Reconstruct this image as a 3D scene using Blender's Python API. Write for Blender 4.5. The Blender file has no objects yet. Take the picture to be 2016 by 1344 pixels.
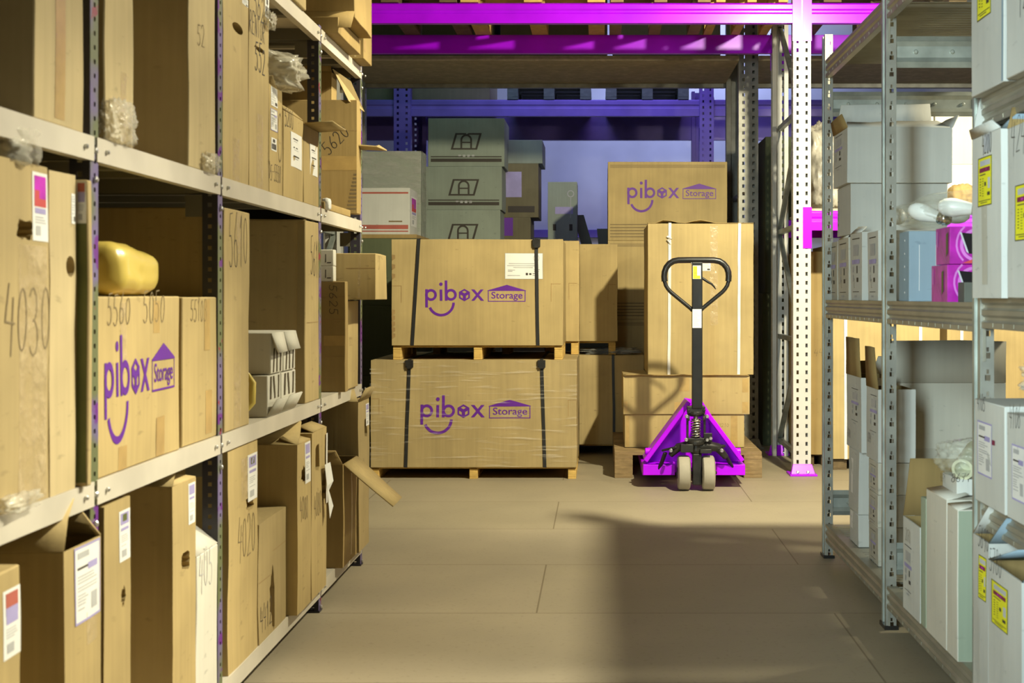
import bpy, bmesh, math, random
from mathutils import Vector, Matrix, noise

sc = bpy.context.scene
COL = sc.collection
rnd = random.Random(7)
PI = math.pi

# ------------------------------------------------------------------ camera
F, CU, CV = 2500.0, 1181.0, 583.0        # focal length and vanishing point, photo pixels
cam_d = bpy.data.cameras.new('camera')
cam = bpy.data.objects.new('camera', cam_d)
COL.objects.link(cam)
cam.location = (0, 0, 1.0)
cam.rotation_euler = (PI / 2, 0, 0)
cam_d.sensor_width = 36.0
cam_d.lens = F * 36.0 / 2016.0
cam_d.shift_x = (1008 - CU) / 2016.0
cam_d.shift_y = (CV - 672) / 2016.0
cam_d.clip_start = 0.05
cam_d.dof.use_dof = True
cam_d.dof.focus_distance = 6.3
cam_d.dof.aperture_fstop = 8.0
sc.camera = cam

# ------------------------------------------------------------------ light
sc.view_settings.view_transform = 'Standard'
sc.view_settings.look = 'None'
sc.view_settings.gamma = 1.0
sc.view_settings.use_curve_mapping = False
sc.view_settings.exposure = 0.0
world = bpy.data.worlds.new('world')
sc.world = world
world.use_nodes = True
world.node_tree.nodes['Background'].inputs[0].default_value = (0.95, 0.9, 0.7, 1)
world.node_tree.nodes['Background'].inputs[1].default_value = 0.004


def lamp(name, kind, loc, power, color, size=0.1, aim=None, spot=None, sy=None, spread=None):
    d = bpy.data.lights.new(name, kind)
    d.energy = power
    d.color = color
    if kind == 'AREA':
        d.size = size
        if sy:
            d.shape = 'RECTANGLE'
            d.size_y = sy
        if spread:
            d.spread = spread
    else:
        d.shadow_soft_size = size
    if kind == 'SPOT':
        d.spot_size = spot
        d.spot_blend = 0.8
    o = bpy.data.objects.new(name, d)
    COL.objects.link(o)
    o.location = loc
    if aim:
        o.rotation_euler = (Vector(aim) - Vector(loc)).to_track_quat('-Z', 'Y').to_euler()
    return o


WARM = (1.0, 0.93, 0.66)
lamp('aisle_lamp', 'POINT', (1.33, 4.46, 2.92), 385, WARM, 0.05)
lamp('near_fill_spot', 'SPOT', (1.33, 3.05, 2.92), 640, (1.0, 0.95, 0.74), 0.05, aim=(-0.92, 1.85, -0.60), spot=0.90)  # unseen spot added to brighten the nearest left boxes
lamp('pallet_fill_spot', 'SPOT', (1.33, 4.46, 2.92), 390, WARM, 0.05, aim=(0.05, 7.6, 0.15), spot=1.45)  # unseen boost at the aisle lamp, added for the pallet cartons
lamp('pallet_lamp', 'POINT', (2.50, 4.45, 2.20), 105, WARM, 0.07)
lamp('end_fill_spot', 'SPOT', (1.00, 3.00, 2.90), 330, WARM, 0.05, aim=(-0.98, 4.62, 1.40), spot=0.36)  # unseen spot added to light camera sides in the far left bay
lamp('bay_fill_spot', 'SPOT', (2.45, 5.10, 2.35), 330, (1.0, 0.94, 0.72), 0.06, aim=(2.45, 7.5, 1.35), spot=1.1)  # unseen spot added to brighten the cartons of the right bay
lamp('cool_fill', 'AREA', (-0.95, -1.2, 1.7), 25, (0.78, 0.98, 1.0), 0.5, aim=(1.4, 3.2, 1.1), sy=1.6, spread=0.85)
lamp('violet_wall_wash', 'AREA', (0.9, 12.2, 4.1), 60, (0.48, 0.54, 1.0), 2.4, aim=(0.5, 13.2, 2.0), sy=0.4)
lamp('violet_fill', 'AREA', (0.2, 9.5, 4.0), 13, (0.50, 0.40, 1.0), 2.0, aim=(0.2, 10.8, 2.3), sy=0.4, spread=1.6)
lamp('teal_fill', 'AREA', (-1.0, 8.7, 4.0), 15, (0.35, 0.80, 0.90), 2.0, aim=(-0.8, 10.0, 1.6), sy=0.6)


# ------------------------------------------------------------------ measuring helpers
def PX(u, Y):
    return (u - CU) * Y / F


def PZ(v, Y):
    return 1.0 - (v - CV) * Y / F


def YS(u, x):
    return F * x / (u - CU)


# ------------------------------------------------------------------ materials
def new_mat(name):
    m = bpy.data.materials.new(name)
    m.use_nodes = True
    nt = m.node_tree
    return m, nt, nt.nodes['Principled BSDF'], nt.nodes.new('ShaderNodeTexCoord')


def rgb(h):
    h = h.lstrip('#')
    c = [int(h[i:i + 2], 16) / 255 for i in (0, 2, 4)]
    return tuple(((x + .055) / 1.055) ** 2.4 if x > .04045 else x / 12.92 for x in c)


def mul(c, k):
    return tuple(min(1, x * k) for x in c)


def ramp_mix(nt, fac, a, b):
    n = nt.nodes.new('ShaderNodeMix')
    n.data_type = 'RGBA'
    nt.links.new(fac, n.inputs[0])
    for sock, val in ((n.inputs[6], a), (n.inputs[7], b)):
        if isinstance(val, tuple):
            sock.default_value = (*val[:3], 1)
        else:
            nt.links.new(val, sock)
    return n.outputs[2]


def noise_fac(nt, tc, scale, stretch=(1, 1, 1), detail=3, lo=.35, hi=.65):
    mp = nt.nodes.new('ShaderNodeMapping')
    mp.inputs['Scale'].default_value = stretch
    nt.links.new(tc.outputs['Object'], mp.inputs[0])
    n = nt.nodes.new('ShaderNodeTexNoise')
    n.inputs['Scale'].default_value = scale
    n.inputs['Detail'].default_value = detail
    nt.links.new(mp.outputs[0], n.inputs['Vector'])
    r = nt.nodes.new('ShaderNodeMapRange')
    r.inputs[1].default_value = lo
    r.inputs[2].default_value = hi
    nt.links.new(n.outputs['Fac'], r.inputs[0])
    return r.outputs[0]


def bump(nt, bsdf, fac, strength=.1, dist=.002):
    b = nt.nodes.new('ShaderNodeBump')
    b.inputs['Strength'].default_value = strength
    b.inputs['Distance'].default_value = dist
    nt.links.new(fac, b.inputs['Height'])
    nt.links.new(b.outputs[0], bsdf.inputs['Normal'])


def plain(name, c, rough=.6, metal=0.0, var=.12, scale=9, bumps=0, coat=0, spec=None):
    m, nt, b, tc = new_mat(name)
    f = noise_fac(nt, tc, scale)
    nt.links.new(ramp_mix(nt, f, mul(c, 1 - var), mul(c, 1 + var)), b.inputs['Base Color'])
    b.inputs['Roughness'].default_value = rough
    b.inputs['Metallic'].default_value = metal
    if coat:
        b.inputs['Coat Weight'].default_value = coat
    if spec is not None:
        b.inputs['Specular IOR Level'].default_value = spec
    if bumps:
        bump(nt, b, noise_fac(nt, tc, scale * 6), bumps)
    return m


def card(name, c, streak=.05, spots=.10, rough=.75):
    """corrugated board: mottled paper with faint flute streaks and scuffs"""
    m, nt, b, tc = new_mat(name)
    oi = nt.nodes.new('ShaderNodeObjectInfo')
    a = ramp_mix(nt, noise_fac(nt, tc, 4.0), mul(c, 1 - spots), mul(c, 1 + spots))
    st = noise_fac(nt, tc, 7.0, (9, 9, .35), 2, .3, .7)
    mm = nt.nodes.new('ShaderNodeMix')
    mm.data_type = 'RGBA'
    mm.blend_type = 'MULTIPLY'
    mm.inputs[0].default_value = 1.0
    nt.links.new(a, mm.inputs[6])
    s2 = ramp_mix(nt, st, (1 - streak,) * 3, (1 + streak,) * 3)
    nt.links.new(s2, mm.inputs[7])
    hv = nt.nodes.new('ShaderNodeHueSaturation')
    r = nt.nodes.new('ShaderNodeMapRange')
    r.inputs[3].default_value = .90
    r.inputs[4].default_value = 1.08
    nt.links.new(oi.outputs['Random'], r.inputs[0])
    nt.links.new(r.outputs[0], hv.inputs['Value'])
    nt.links.new(mm.outputs[2], hv.inputs['Color'])
    scuff = noise_fac(nt, tc, 23.0, (1, 1, 2.5), 4, .66, .74)
    nt.links.new(ramp_mix(nt, scuff, hv.outputs[0], mul(c, .82)), b.inputs['Base Color'])
    b.inputs['Roughness'].default_value = rough
    b.inputs['Specular IOR Level'].default_value = .25
    bump(nt, b, st, .12, .002)
    return m


def film(name, tint=(.9, .9, .86), clear=.72, rough=.18, scale=14, stretch=(1, 1, 1), lo=.3, hi=.7):
    """clear plastic: mostly see-through with milky, glossy wrinkles"""
    m, nt, b, tc = new_mat(name)
    b.inputs['Base Color'].default_value = (*tint, 1)
    b.inputs['Roughness'].default_value = rough
    f = noise_fac(nt, tc, scale, stretch, 4, lo, hi)
    r = nt.nodes.new('ShaderNodeMapRange')
    r.inputs[3].default_value = max(0, 1 - clear - .22) * .6
    r.inputs[4].default_value = min(1, 1 - clear + .22)
    nt.links.new(f, r.inputs[0])
    nt.links.new(r.outputs[0], b.inputs['Alpha'])
    bump(nt, b, f, .5, .01)
    return m


M = {}
TAN = (.43, .325, .155)
M['card'] = card('kraft_board', TAN)
M['card_b'] = card('kraft_board_golden', (.45, .335, .15))
M['card_c'] = card('kraft_board_brown', (.38, .265, .105))
M['card_pale'] = card('kraft_board_pale', (.50, .395, .215))
M['card_in'] = card('kraft_board_inside', (.30, .205, .08), rough=.9)
M['card_edge'] = plain('torn_board_edge', (.34, .22, .09), .9)
M['white'] = card('white_board', (.56, .56, .52), .025, .05)
M['white_warm'] = card('white_board_warm', (.60, .57, .49), .02, .05)
M['grey_card'] = card('grey_board', (.50, .475, .40), .03, .07)
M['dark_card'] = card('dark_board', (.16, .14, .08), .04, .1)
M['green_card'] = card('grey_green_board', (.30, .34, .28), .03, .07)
M['mint'] = card('pale_mint_board', (.34, .39, .29), .02, .04)
M['blue_card'] = card('pale_blue_board', (.26, .35, .42), .02, .05)
M['lip'] = plain('beige_shelf_paint', (.58, .53, .44), .45, 0, .08, 6)
M['shelf_under'] = plain('grey_shelf_paint', (.14, .13, .10), .6, 0, .1, 5)
M['post_dark'] = plain('dark_blue_post_paint', (.028, .026, .040), .45, 0, .2, 12)
M['bolt'] = plain('bolt_zinc', (.55, .54, .52), .35, .8)
M['galv'] = plain('galvanised_steel', (.40, .43, .39), .42, .55, .18, 14)
M['galv_warm'] = plain('brown_reflection_steel', (.36, .34, .27), .45, .5, .12, 8)  # brownish reflections mixed into the steel's base colour
M['galv_dark'] = plain('grey_post_steel', (.30, .29, .25), .5, .4, .15, 14)
M['purple'] = plain('purple_rack_paint', (.42, .002, .95), .28, 0, .1, 5, spec=.35)
M['magenta'] = plain('magenta_paint', (.50, .002, 1.0), .32, 0, .08, 7, spec=.3)
M['violet'] = plain('blue_violet_rack_paint', (.17, .115, .46), .4, 0, .12, 5)
M['white_post'] = plain('white_post_paint', (.60, .58, .53), .4, 0, .05, 8)
M['black'] = plain('black_paint', (.014, .013, .012), .32, 0, .2, 10, coat=.15)
M['black_metal'] = plain('greasy_black_steel', (.035, .033, .03), .4, .5, .3, 16)
M['chrome'] = plain('bright_steel', (.7, .68, .62), .22, 1.0)
M['rubber'] = plain('grey_wheel_rubber', (.36, .32, .25), .7, 0, .1, 10)
M['slot'] = plain('dark_slot', (.07, .05, .022), .9)
M['tape'] = plain('brown_tape', (.46, .31, .115), .3, 0, .10, 20)
M['tape_clear'] = film('clear_tape', (.75, .6, .36), .62, .12, 30)
M['paper'] = plain('label_paper', (.78, .77, .74), .6, 0, .04)
M['ink'] = plain('marker_ink', (.05, .04, .03), .7)
M['ink_soft'] = plain('faded_ink', (.20, .145, .07), .8)
M['grey_ink'] = plain('grey_print', (.42, .42, .42), .7)
M['logo'] = plain('purple_print', (.12, .014, .30), .55, 0, .05)
M['lavender'] = plain('lavender_print', (.36, .32, .58), .6)
M['red'] = plain('red_print', (.55, .06, .06), .55)
M['pink'] = plain('magenta_print', (.45, .01, .42), .4, 0, .3, 25)
M['brick'] = plain('dull_red_print', (.42, .11, .08), .6)
M['yellow'] = plain('yellow_label', (.80, .76, .02), .5, 0, .05)
M['wine'] = plain('dark_red_print', (.20, .015, .06), .5)
M['silver'] = plain('silver_grey_print', (.50, .52, .55), .5)
M['strap'] = plain('black_strap', (.02, .02, .02), .45)
M['strap_w'] = plain('white_strap', (.78, .74, .68), .5)
M['bag'] = film('clear_bag', (.84, .80, .68), .62, .13, 9)
M['bag_clear'] = film('clear_thin_bag', (.8, .8, .66), .80, .12, 8)
M['bag_milky'] = film('milky_bag', (.66, .70, .58), .72, .2, 7)
M['wrap'] = film('stretch_wrap', (.9, .85, .74), .90, .10, 5, (1, 1, 14), .57, .76)
M['wrap_grey'] = film('grey_stretch_wrap', (.5, .5, .46), .55, .25, 7, (1, 1, 3))
M['yellow_film'] = plain('yellow_wrapping_film', (.60, .455, .10), .3, 0, .10, 7, coat=.2)
M['cream'] = plain('cream_plastic', (.66, .66, .45), .4)
M['bulb_white'] = plain('white_plastic', (.74, .76, .72), .35)
M['screen'] = plain('black_gloss', (.012, .012, .016), .15)
M['olive'] = plain('olive_print_and_shade', (.115, .13, .035), .6)
M['concrete'] = plain('painted_wall', (.13, .125, .11), .85, 0, .07, 2.5, .1)
M['ceil'] = plain('ceiling_paint', (.12, .115, .10), .9)
M['wall_blue'] = plain('pale_wall_paint', (.60, .62, .66), .85, 0, .10, 1.6, .15)


def wood_mat(name, c, contrast=.35):
    m, nt, b, tc = new_mat(name)
    f = noise_fac(nt, tc, 3.0, (4, 4, 22), 5, .3, .7)
    f2 = noise_fac(nt, tc, 30.0, (1, 1, 1), 3, .4, .7)
    a = ramp_mix(nt, f, mul(c, 1 - contrast), mul(c, 1 + contrast * .6))
    nt.links.new(ramp_mix(nt, f2, a, mul(c, .8)), b.inputs['Base Color'])
    b.inputs['Roughness'].default_value = .85
    bump(nt, b, f, .3, .003)
    return m


M['wood'] = wood_mat('pallet_wood', (.31, .21, .095))
M['wood_y'] = wood_mat('fresh_pallet_wood', (.66, .43, .12), .2)
M['wood_dark'] = wood_mat('old_pallet_wood', (.17, .115, .055))
M['wood_teal'] = wood_mat('dark_green_painted_wood', (.10, .135, .115), .25)
M['deck'] = wood_mat('chipboard_deck', (.50, .42, .28), .25)


def floor_mat():
    m, nt, b, tc = new_mat('floor_panels')
    mp = nt.nodes.new('ShaderNodeMapping')
    mp.inputs['Location'].default_value = (.20, -.385, 0)
    nt.links.new(tc.outputs['Object'], mp.inputs[0])
    br = nt.nodes.new('ShaderNodeTexBrick')
    br.offset = .5
    br.inputs['Scale'].default_value = 1
    br.inputs['Brick Width'].default_value = 1.88
    br.inputs['Row Height'].default_value = .725
    br.inputs['Mortar Size'].default_value = .0030
    br.inputs['Mortar Smooth'].default_value = .2
    br.inputs['Color1'].default_value = (.33, .28, .19, 1)
    br.inputs['Color2'].default_value = (.355, .30, .21, 1)
    br.inputs['Mortar'].default_value = (.20, .16, .10, 1)
    nt.links.new(mp.outputs[0], br.inputs[0])
    sp = noise_fac(nt, tc, 60, (1, 1, 1), 4, .58, .75)
    lg = noise_fac(nt, tc, 1.7, (1, 1, 1), 5, .3, .7)
    c1 = ramp_mix(nt, lg, (.90, .90, .90), (1.08, 1.07, 1.05))
    mm = nt.nodes.new('ShaderNodeMix')
    mm.data_type = 'RGBA'
    mm.blend_type = 'MULTIPLY'
    mm.inputs[0].default_value = 1
    nt.links.new(br.outputs['Color'], mm.inputs[6])
    nt.links.new(c1, mm.inputs[7])
    r = nt.nodes.new('ShaderNodeMath')
    r.operation = 'MULTIPLY'
    r.inputs[1].default_value = .30
    nt.links.new(sp, r.inputs[0])
    nt.links.new(ramp_mix(nt, r.outputs[0], mm.outputs[2], (.16, .13, .085)), b.inputs['Base Color'])
    b.inputs['Roughness'].default_value = .62
    bump(nt, b, noise_fac(nt, tc, 120), .08, .001)
    return m


M['box_pink'] = plain('magenta_box_print', (.42, .012, .36), .35, 0, .25, 18, coat=.2)
M['swirl'] = plain('violet_swirl_print', (.62, .18, .62), .4)
M['grey_box'] = plain('dark_grey_box', (.10, .105, .085), .7)
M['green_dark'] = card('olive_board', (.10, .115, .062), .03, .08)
M['wrap_sack'] = plain('film_wrapped_sack', (.36, .33, .27), .3, 0, .3, 11, .3)
M['floor'] = floor_mat()


# ------------------------------------------------------------------ mesh building
class MB:
    def __init__(self):
        self.v, self.f, self.m = [], [], []

    def add(self, vs, fs, m=0):
        b = len(self.v)
        self.v += [tuple(p) for p in vs]
        self.f += [tuple(i + b for i in q) for q in fs]
        self.m += [m] * len(fs)
        return self

    def box(self, x0, x1, y0, y1, z0, z1, m=0):
        vs = [(x, y, z) for z in (z0, z1) for y in (y0, y1) for x in (x0, x1)]
        return self.add(vs, [(0, 2, 3, 1), (4, 5, 7, 6), (0, 1, 5, 4), (2, 6, 7, 3), (0, 4, 6, 2), (1, 3, 7, 5)], m)

    def hexa(self, lo, hi, m=0):
        """lo, hi: two quads of four points each"""
        return self.add(list(lo) + list(hi), [(3, 2, 1, 0), (4, 5, 6, 7), (0, 1, 5, 4), (1, 2, 6, 5), (2, 3, 7, 6), (3, 0, 4, 7)], m)

    def bar(self, a, b, w, t, up=(0, 0, 1), m=0):
        a, b = Vector(a), Vector(b)
        d = (b - a).normalized()
        u = Vector(up)
        s = d.cross(u)
        if s.length < 1e-4:
            s = d.cross(Vector((1, 0, 0)))
        s.normalize()
        u = s.cross(d).normalized()
        q = [(-1, -1), (1, -1), (1, 1), (-1, 1)]
        return self.hexa([a + s * (i * w / 2) + u * (j * t / 2) for i, j in q], [b + s * (i * w / 2) + u * (j * t / 2) for i, j in q], m)

    def tube(self, pts, r, n=10, m=0, closed=False, caps=True):
        pts = [Vector(p) for p in pts]
        k = len(pts)
        rs = r if isinstance(r, (list, tuple)) else [r] * k
        rings = []
        prev = None
        for i, p in enumerate(pts):
            if closed:
                d = pts[(i + 1) % k] - pts[i - 1]
            else:
                d = pts[min(i + 1, k - 1)] - pts[max(i - 1, 0)]
            d.normalize()
            if prev is None:
                a = d.orthogonal().normalized()
            else:
                a = (prev - d * prev.dot(d)).normalized()
            prev = a
            c = d.cross(a)
            rings.append([p + (a * math.cos(2 * PI * j / n) + c * math.sin(2 * PI * j / n)) * rs[i] for j in range(n)])
        vs = [q for ring in rings for q in ring]
        fs = []
        for i in range(k if closed else k - 1):
            for j in range(n):
                i2 = (i + 1) % k
                fs.append((i * n + j, i * n + (j + 1) % n, i2 * n + (j + 1) % n, i2 * n + j))
        if caps and not closed:
            fs.append(tuple(range(n - 1, -1, -1)))
            fs.append(tuple((k - 1) * n + j for j in range(n)))
        return self.add(vs, fs, m)

    def lathe(self, prof, origin, axis='Z', n=24, m=0):
        """prof: (radius, height) pairs turned about the axis"""
        o = Vector(origin)
        vs = []
        for r, h in prof:
            for j in range(n):
                c, s = r * math.cos(2 * PI * j / n), r * math.sin(2 * PI * j / n)
                d = {'Z': (c, s, h), 'X': (h, c, s), 'Y': (s, h, c)}[axis] if isinstance(axis, str) else tuple(axis @ Vector((c, s, h)))
                vs.append(o + Vector(d))
        fs = []
        for i in range(len(prof) - 1):
            for j in range(n):
                fs.append((i * n + j, i * n + (j + 1) % n, (i + 1) * n + (j + 1) % n, (i + 1) * n + j))
        fs.append(tuple(range(n - 1, -1, -1)))
        fs.append(tuple((len(prof) - 1) * n + j for j in range(n)))
        return self.add(vs, fs, m)

    def prism(self, poly, frame, h, m=0):
        """poly in 2D, frame: (origin, right, up, normal)"""
        o, r, u, nn = [Vector(x) for x in frame]
        k = len(poly)
        lo = [o + r * a + u * b for a, b in poly]
        hi = [p + nn * h for p in lo]
        fs = [tuple(range(k - 1, -1, -1)), tuple(range(k, 2 * k))]
        fs += [(i, (i + 1) % k, k + (i + 1) % k, k + i) for i in range(k)]
        return self.add(lo + hi, fs, m)

    def build_each(self, name, mats, parent, **k):
        """one object per loose piece"""
        top = list(range(len(self.v)))

        def find(i):
            while top[i] != i:
                top[i] = top[top[i]]
                i = top[i]
            return i
        for q in self.f:
            for i in q[1:]:
                top[find(i)] = find(q[0])
        sets = {}
        for q, m in zip(self.f, self.m):
            sets.setdefault(find(q[0]), []).append((q, m))
        out = []
        for fs in sets.values():
            ids = sorted({i for q, _ in fs for i in q})
            mp = {i: j for j, i in enumerate(ids)}
            p = MB()
            p.v = [self.v[i] for i in ids]
            p.f = [tuple(mp[i] for i in q) for q, _ in fs]
            p.m = [m for _, m in fs]
            out.append(p.build(name, mats, parent, **k))
        return out

    def build(self, name, mats, parent=None, base=None, smooth=None, bevel=None, solid=None, fix=True):
        """links the collected shapes as ONE mesh object; base = world point taken as the object's origin"""
        me = bpy.data.meshes.new(name)
        off = Vector((0, 0, 0))
        if parent is not None and base is None:
            off = world_loc(parent)
        elif base is not None:
            off = Vector(base)
        me.from_pydata([tuple(Vector(p) - off) for p in self.v], [], self.f)
        mats = mats if isinstance(mats, (list, tuple)) else [mats]
        for mt in mats:
            me.materials.append(M[mt] if isinstance(mt, str) else mt)
        me.polygons.foreach_set('material_index', self.m)
        if fix:
            bm = bmesh.new()
            bm.from_mesh(me)
            bmesh.ops.recalc_face_normals(bm, faces=bm.faces)
            bm.to_mesh(me)
            bm.free()
        if smooth:
            me.shade_smooth()
            me.set_sharp_from_angle(angle=math.radians(smooth))
        o = bpy.data.objects.new(name, me)
        COL.objects.link(o)
        if parent is not None:
            o.parent = parent
            if base is not None:
                o.location = off - world_loc(parent)
        elif base is not None:
            o.location = off
        if solid:
            s = o.modifiers.new('thickness', 'SOLIDIFY')
            s.thickness = solid
            s.offset = 0
        if bevel:
            b = o.modifiers.new('edges', 'BEVEL')
            b.width = bevel
            b.segments = 2
            b.limit_method = 'ANGLE'
            b.angle_limit = math.radians(40)
        return o


def world_loc(o):
    p = Vector(o.location)
    while o.parent:
        o = o.parent
        p += o.location
    return p


def tag(o, label, cat, group=None):
    o['label'] = label
    o['category'] = cat
    if group:
        o['group'] = group
    return o


def thing(name, label, cat, loc, group=None, rot=None):
    o = bpy.data.objects.new(name, None)
    o.empty_display_size = .05
    COL.objects.link(o)
    o.location = loc
    if rot:
        o.rotation_euler = rot
    return tag(o, label, cat, group)


def struct(o):
    o['kind'] = 'structure'
    return o


# ------------------------------------------------------------------ flat artwork
class P2:
    def __init__(self):
        self.v, self.f = [], []

    def poly(self, pts):
        b = len(self.v)
        self.v += list(pts)
        self.f.append(tuple(range(b, b + len(pts))))

    def rect(self, x0, y0, x1, y1):
        self.poly([(x0, y0), (x1, y0), (x1, y1), (x0, y1)])

    def line(self, a, b, w):
        dx, dy = b[0] - a[0], b[1] - a[1]
        d = math.hypot(dx, dy) or 1
        nx, ny = -dy / d * w / 2, dx / d * w / 2
        self.poly([(a[0] + nx, a[1] + ny), (a[0] - nx, a[1] - ny), (b[0] - nx, b[1] - ny), (b[0] + nx, b[1] + ny)])

    def path(self, pts, w):
        for a, b in zip(pts, pts[1:]):
            dx, dy = b[0] - a[0], b[1] - a[1]
            d = math.hypot(dx, dy) or 1
            e = w * .3 / d
            self.line((a[0] - dx * e, a[1] - dy * e), (b[0] + dx * e, b[1] + dy * e), w)

    def ring(self, cx, cy, R, r, a0=0, a1=360, n=28):
        k = max(3, int(n * abs(a1 - a0) / 360))
        for i in range(k):
            t = [math.radians(a0 + (a1 - a0) * j / k) for j in (i, i + 1)]
            self.poly([(cx + r * math.cos(t[0]), cy + r * math.sin(t[0])), (cx + R * math.cos(t[0]), cy + R * math.sin(t[0])),
                       (cx + R * math.cos(t[1]), cy + R * math.sin(t[1])), (cx + r * math.cos(t[1]), cy + r * math.sin(t[1]))])

    def disc(self, cx, cy, R, n=20):
        self.poly([(cx + R * math.cos(2 * PI * i / n), cy + R * math.sin(2 * PI * i / n)) for i in range(n)])

    def hole_poly(self, outer, inners):
        """not used for holes: outer ring quads between matching point lists"""
        k = len(outer)
        for i in range(k):
            j = (i + 1) % k
            self.poly([outer[i], outer[j], inners[j], inners[i]])

    def text(self, s, x0, y0, x1, y1, bold=.0):
        cu = bpy.data.curves.new('txt', 'FONT')
        cu.body = s
        cu.offset = bold
        cu.resolution_u = 4
        ob = bpy.data.objects.new('txt', cu)
        COL.objects.link(ob)
        dg = bpy.context.evaluated_depsgraph_get()
        dg.update()
        me = bpy.data.meshes.new_from_object(ob.evaluated_get(dg))
        bpy.data.objects.remove(ob)
        xs = [v.co.x for v in me.vertices]
        ys = [v.co.y for v in me.vertices]
        ax, bx, ay, by = min(xs), max(xs), min(ys), max(ys)
        b = len(self.v)
        self.v += [(x0 + (v.co.x - ax) / (bx - ax) * (x1 - x0), y0 + (v.co.y - ay) / (by - ay) * (y1 - y0)) for v in me.vertices]
        self.f += [tuple(i + b for i in p.vertices) for p in me.polygons]
        bpy.data.meshes.remove(me)
        bpy.data.curves.remove(cu)


def logo_art():
    """wordmark: p i b, a hexagonal crate for the o, x, a smile under it, and a little roofed sign"""
    p = P2()
    y = lambda v: 992 - v
    x = lambda u: u - 326
    # p
    p.rect(x(326), y(1028), x(340), y(929))
    p.ring(x(357), y(960), 32, 18.5, n=40)
    # i
    p.rect(x(405), y(992), x(419), y(931))
    p.disc(x(412), y(902), 9.5)
    # b
    p.rect(x(433), y(992), x(447), y(882))
    p.ring(x(466), y(960), 32, 18.5, n=40)
    # crate hexagon: outline, top diamond and two side windows cut out
    c = (x(540), y(961))
    hx = lambda R: [(c[0] + R * math.cos(math.radians(90 + 60 * i)), c[1] + R * math.sin(math.radians(90 + 60 * i))) for i in range(6)]
    T = hx(34)
    for i in range(3):               # three rhombic faces, each as a frame
        a, b_, d = T[(2 * i - 1) % 6], T[(2 * i) % 6], T[(2 * i + 1) % 6]
        q = [c, a, b_, d]
        g = (sum(t[0] for t in q) / 4, sum(t[1] for t in q) / 4)
        k = .46
        inn = [(g[0] + (t[0] - g[0]) * k, g[1] + (t[1] - g[1]) * k) for t in q]
        p.hole_poly(q, inn)
    # x
    p.poly([(x(577), y(930)), (x(594), y(930)), (x(646), y(992)), (x(629), y(992))])
    p.poly([(x(627), y(930)), (x(644), y(930)), (x(594), y(992)), (x(577), y(992))])
    # smile
    p.ring(x(413), y(1003), 74, 60, 202, 360, n=60)
    # sign
    w = 4
    X0, X1, Y0, Y1 = x(667), x(872), y(997), y(935)
    p.rect(X0, Y0, X1, Y0 + w)
    p.rect(X0, Y0, X0 + w, Y1)
    p.rect(X1 - w, Y0, X1, Y1)
    p.poly([(X0 - 2, Y1 - 3), (X1 + 2, Y1 - 3), (X1 + 2, Y1), ((X0 + X1) / 2, y(905)), (X0 - 2, Y1)])
    p.text('Storage', x(686), y(991), x(856), y(943), .006)
    return p


LOGO = logo_art()

_arc = lambda cx, cy, rx, ry, a0, a1, n=8: [(cx + rx * math.cos(math.radians(a0 + (a1 - a0) * i / n)), cy + ry * math.sin(math.radians(a0 + (a1 - a0) * i / n))) for i in range(n + 1)]
STROKES = {
    '0': [_arc(.3, .5, .26, .48, 90, 450, 14)],
    '1': [[(.15, .75), (.35, 1), (.33, 0)]],
    '2': [_arc(.3, .72, .25, .27, 160, -40, 8) + [(.05, .02), (.6, .04)]],
    '3': [_arc(.27, .75, .24, .24, 150, -90, 8) + _arc(.27, .26, .28, .26, 90, -150, 8)],
    '4': [[(.18, 1), (.03, .45), (.6, .42)], [(.48, .8), (.42, -.05)]],
    '5': [[(.58, .98), (.16, .96), (.1, .55)] + _arc(.26, .29, .28, .29, 100, -140, 8)],
    '6': [[(.5, 1), (.2, .65)] + _arc(.3, .25, .25, .25, 150, 510, 12)],
    '7': [[(.02, .95), (.6, 1), (.25, 0)], [(.15, .5), (.5, .52)]],
    '8': [_arc(.3, .75, .2, .23, -90, 270, 10) + _arc(.3, .26, .26, .26, 90, 450, 12)],
    '9': [_arc(.3, .72, .24, .26, 0, 360, 10) + [(.5, .3), (.4, 0)]],
    '-': [[(.1, .5), (.5, .5)]],
    'A': [[(0, 0), (.28, 1), (.58, 0)], [(.1, .4), (.48, .4)]],
    'E': [[(.52, 1), (.05, 1), (.05, 0), (.55, 0)], [(.05, .5), (.45, .52)]],
    'R': [[(.05, 0), (.06, 1)] + _arc(.25, .75, .25, .25, 90, -90, 6) + [(.08, .5), (.55, 0)]],
    'N': [[(.05, 0), (.05, 1), (.5, 0), (.52, 1)]],
    'T': [[(0, 1), (.6, 1)], [(.3, 1), (.28, 0)]],
    'O': [_arc(.3, .5, .28, .48, 90, 450, 12)],
    'D': [[(.05, 0), (.06, 1)] + _arc(.1, .5, .42, .5, 90, -90, 8) + [(.05, 0)]],
    'K': [[(.05, 0), (.06, 1)], [(.5, 1), (.08, .45), (.55, 0)]],
    'U': [[(.05, 1), (.06, .3)] + _arc(.29, .28, .23, .27, 180, 360, 8) + [(.52, 1)]],
    'M': [[(0, 0), (.08, 1), (.3, .4), (.52, 1), (.6, 0)]],
    'V': [[(0, 1), (.28, 0), (.58, 1)]],
}


def hand_art(s, h, w=.055, seed=1, narrow=1.0):
    r = random.Random(seed)
    p = P2()
    x = 0
    w *= .8
    for ch in s:
        if ch in STROKES:
            k = r.uniform(.9, 1.08)
            dy = r.uniform(-.05, .05)
            sl = r.uniform(.0, .15)
            for st in STROKES[ch]:
                p.path([((x + (a * .95 + sl * b) * narrow) * h, (b * k + dy) * h) for a, b in st], w * h)
        x += .76 * narrow
    return p


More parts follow.
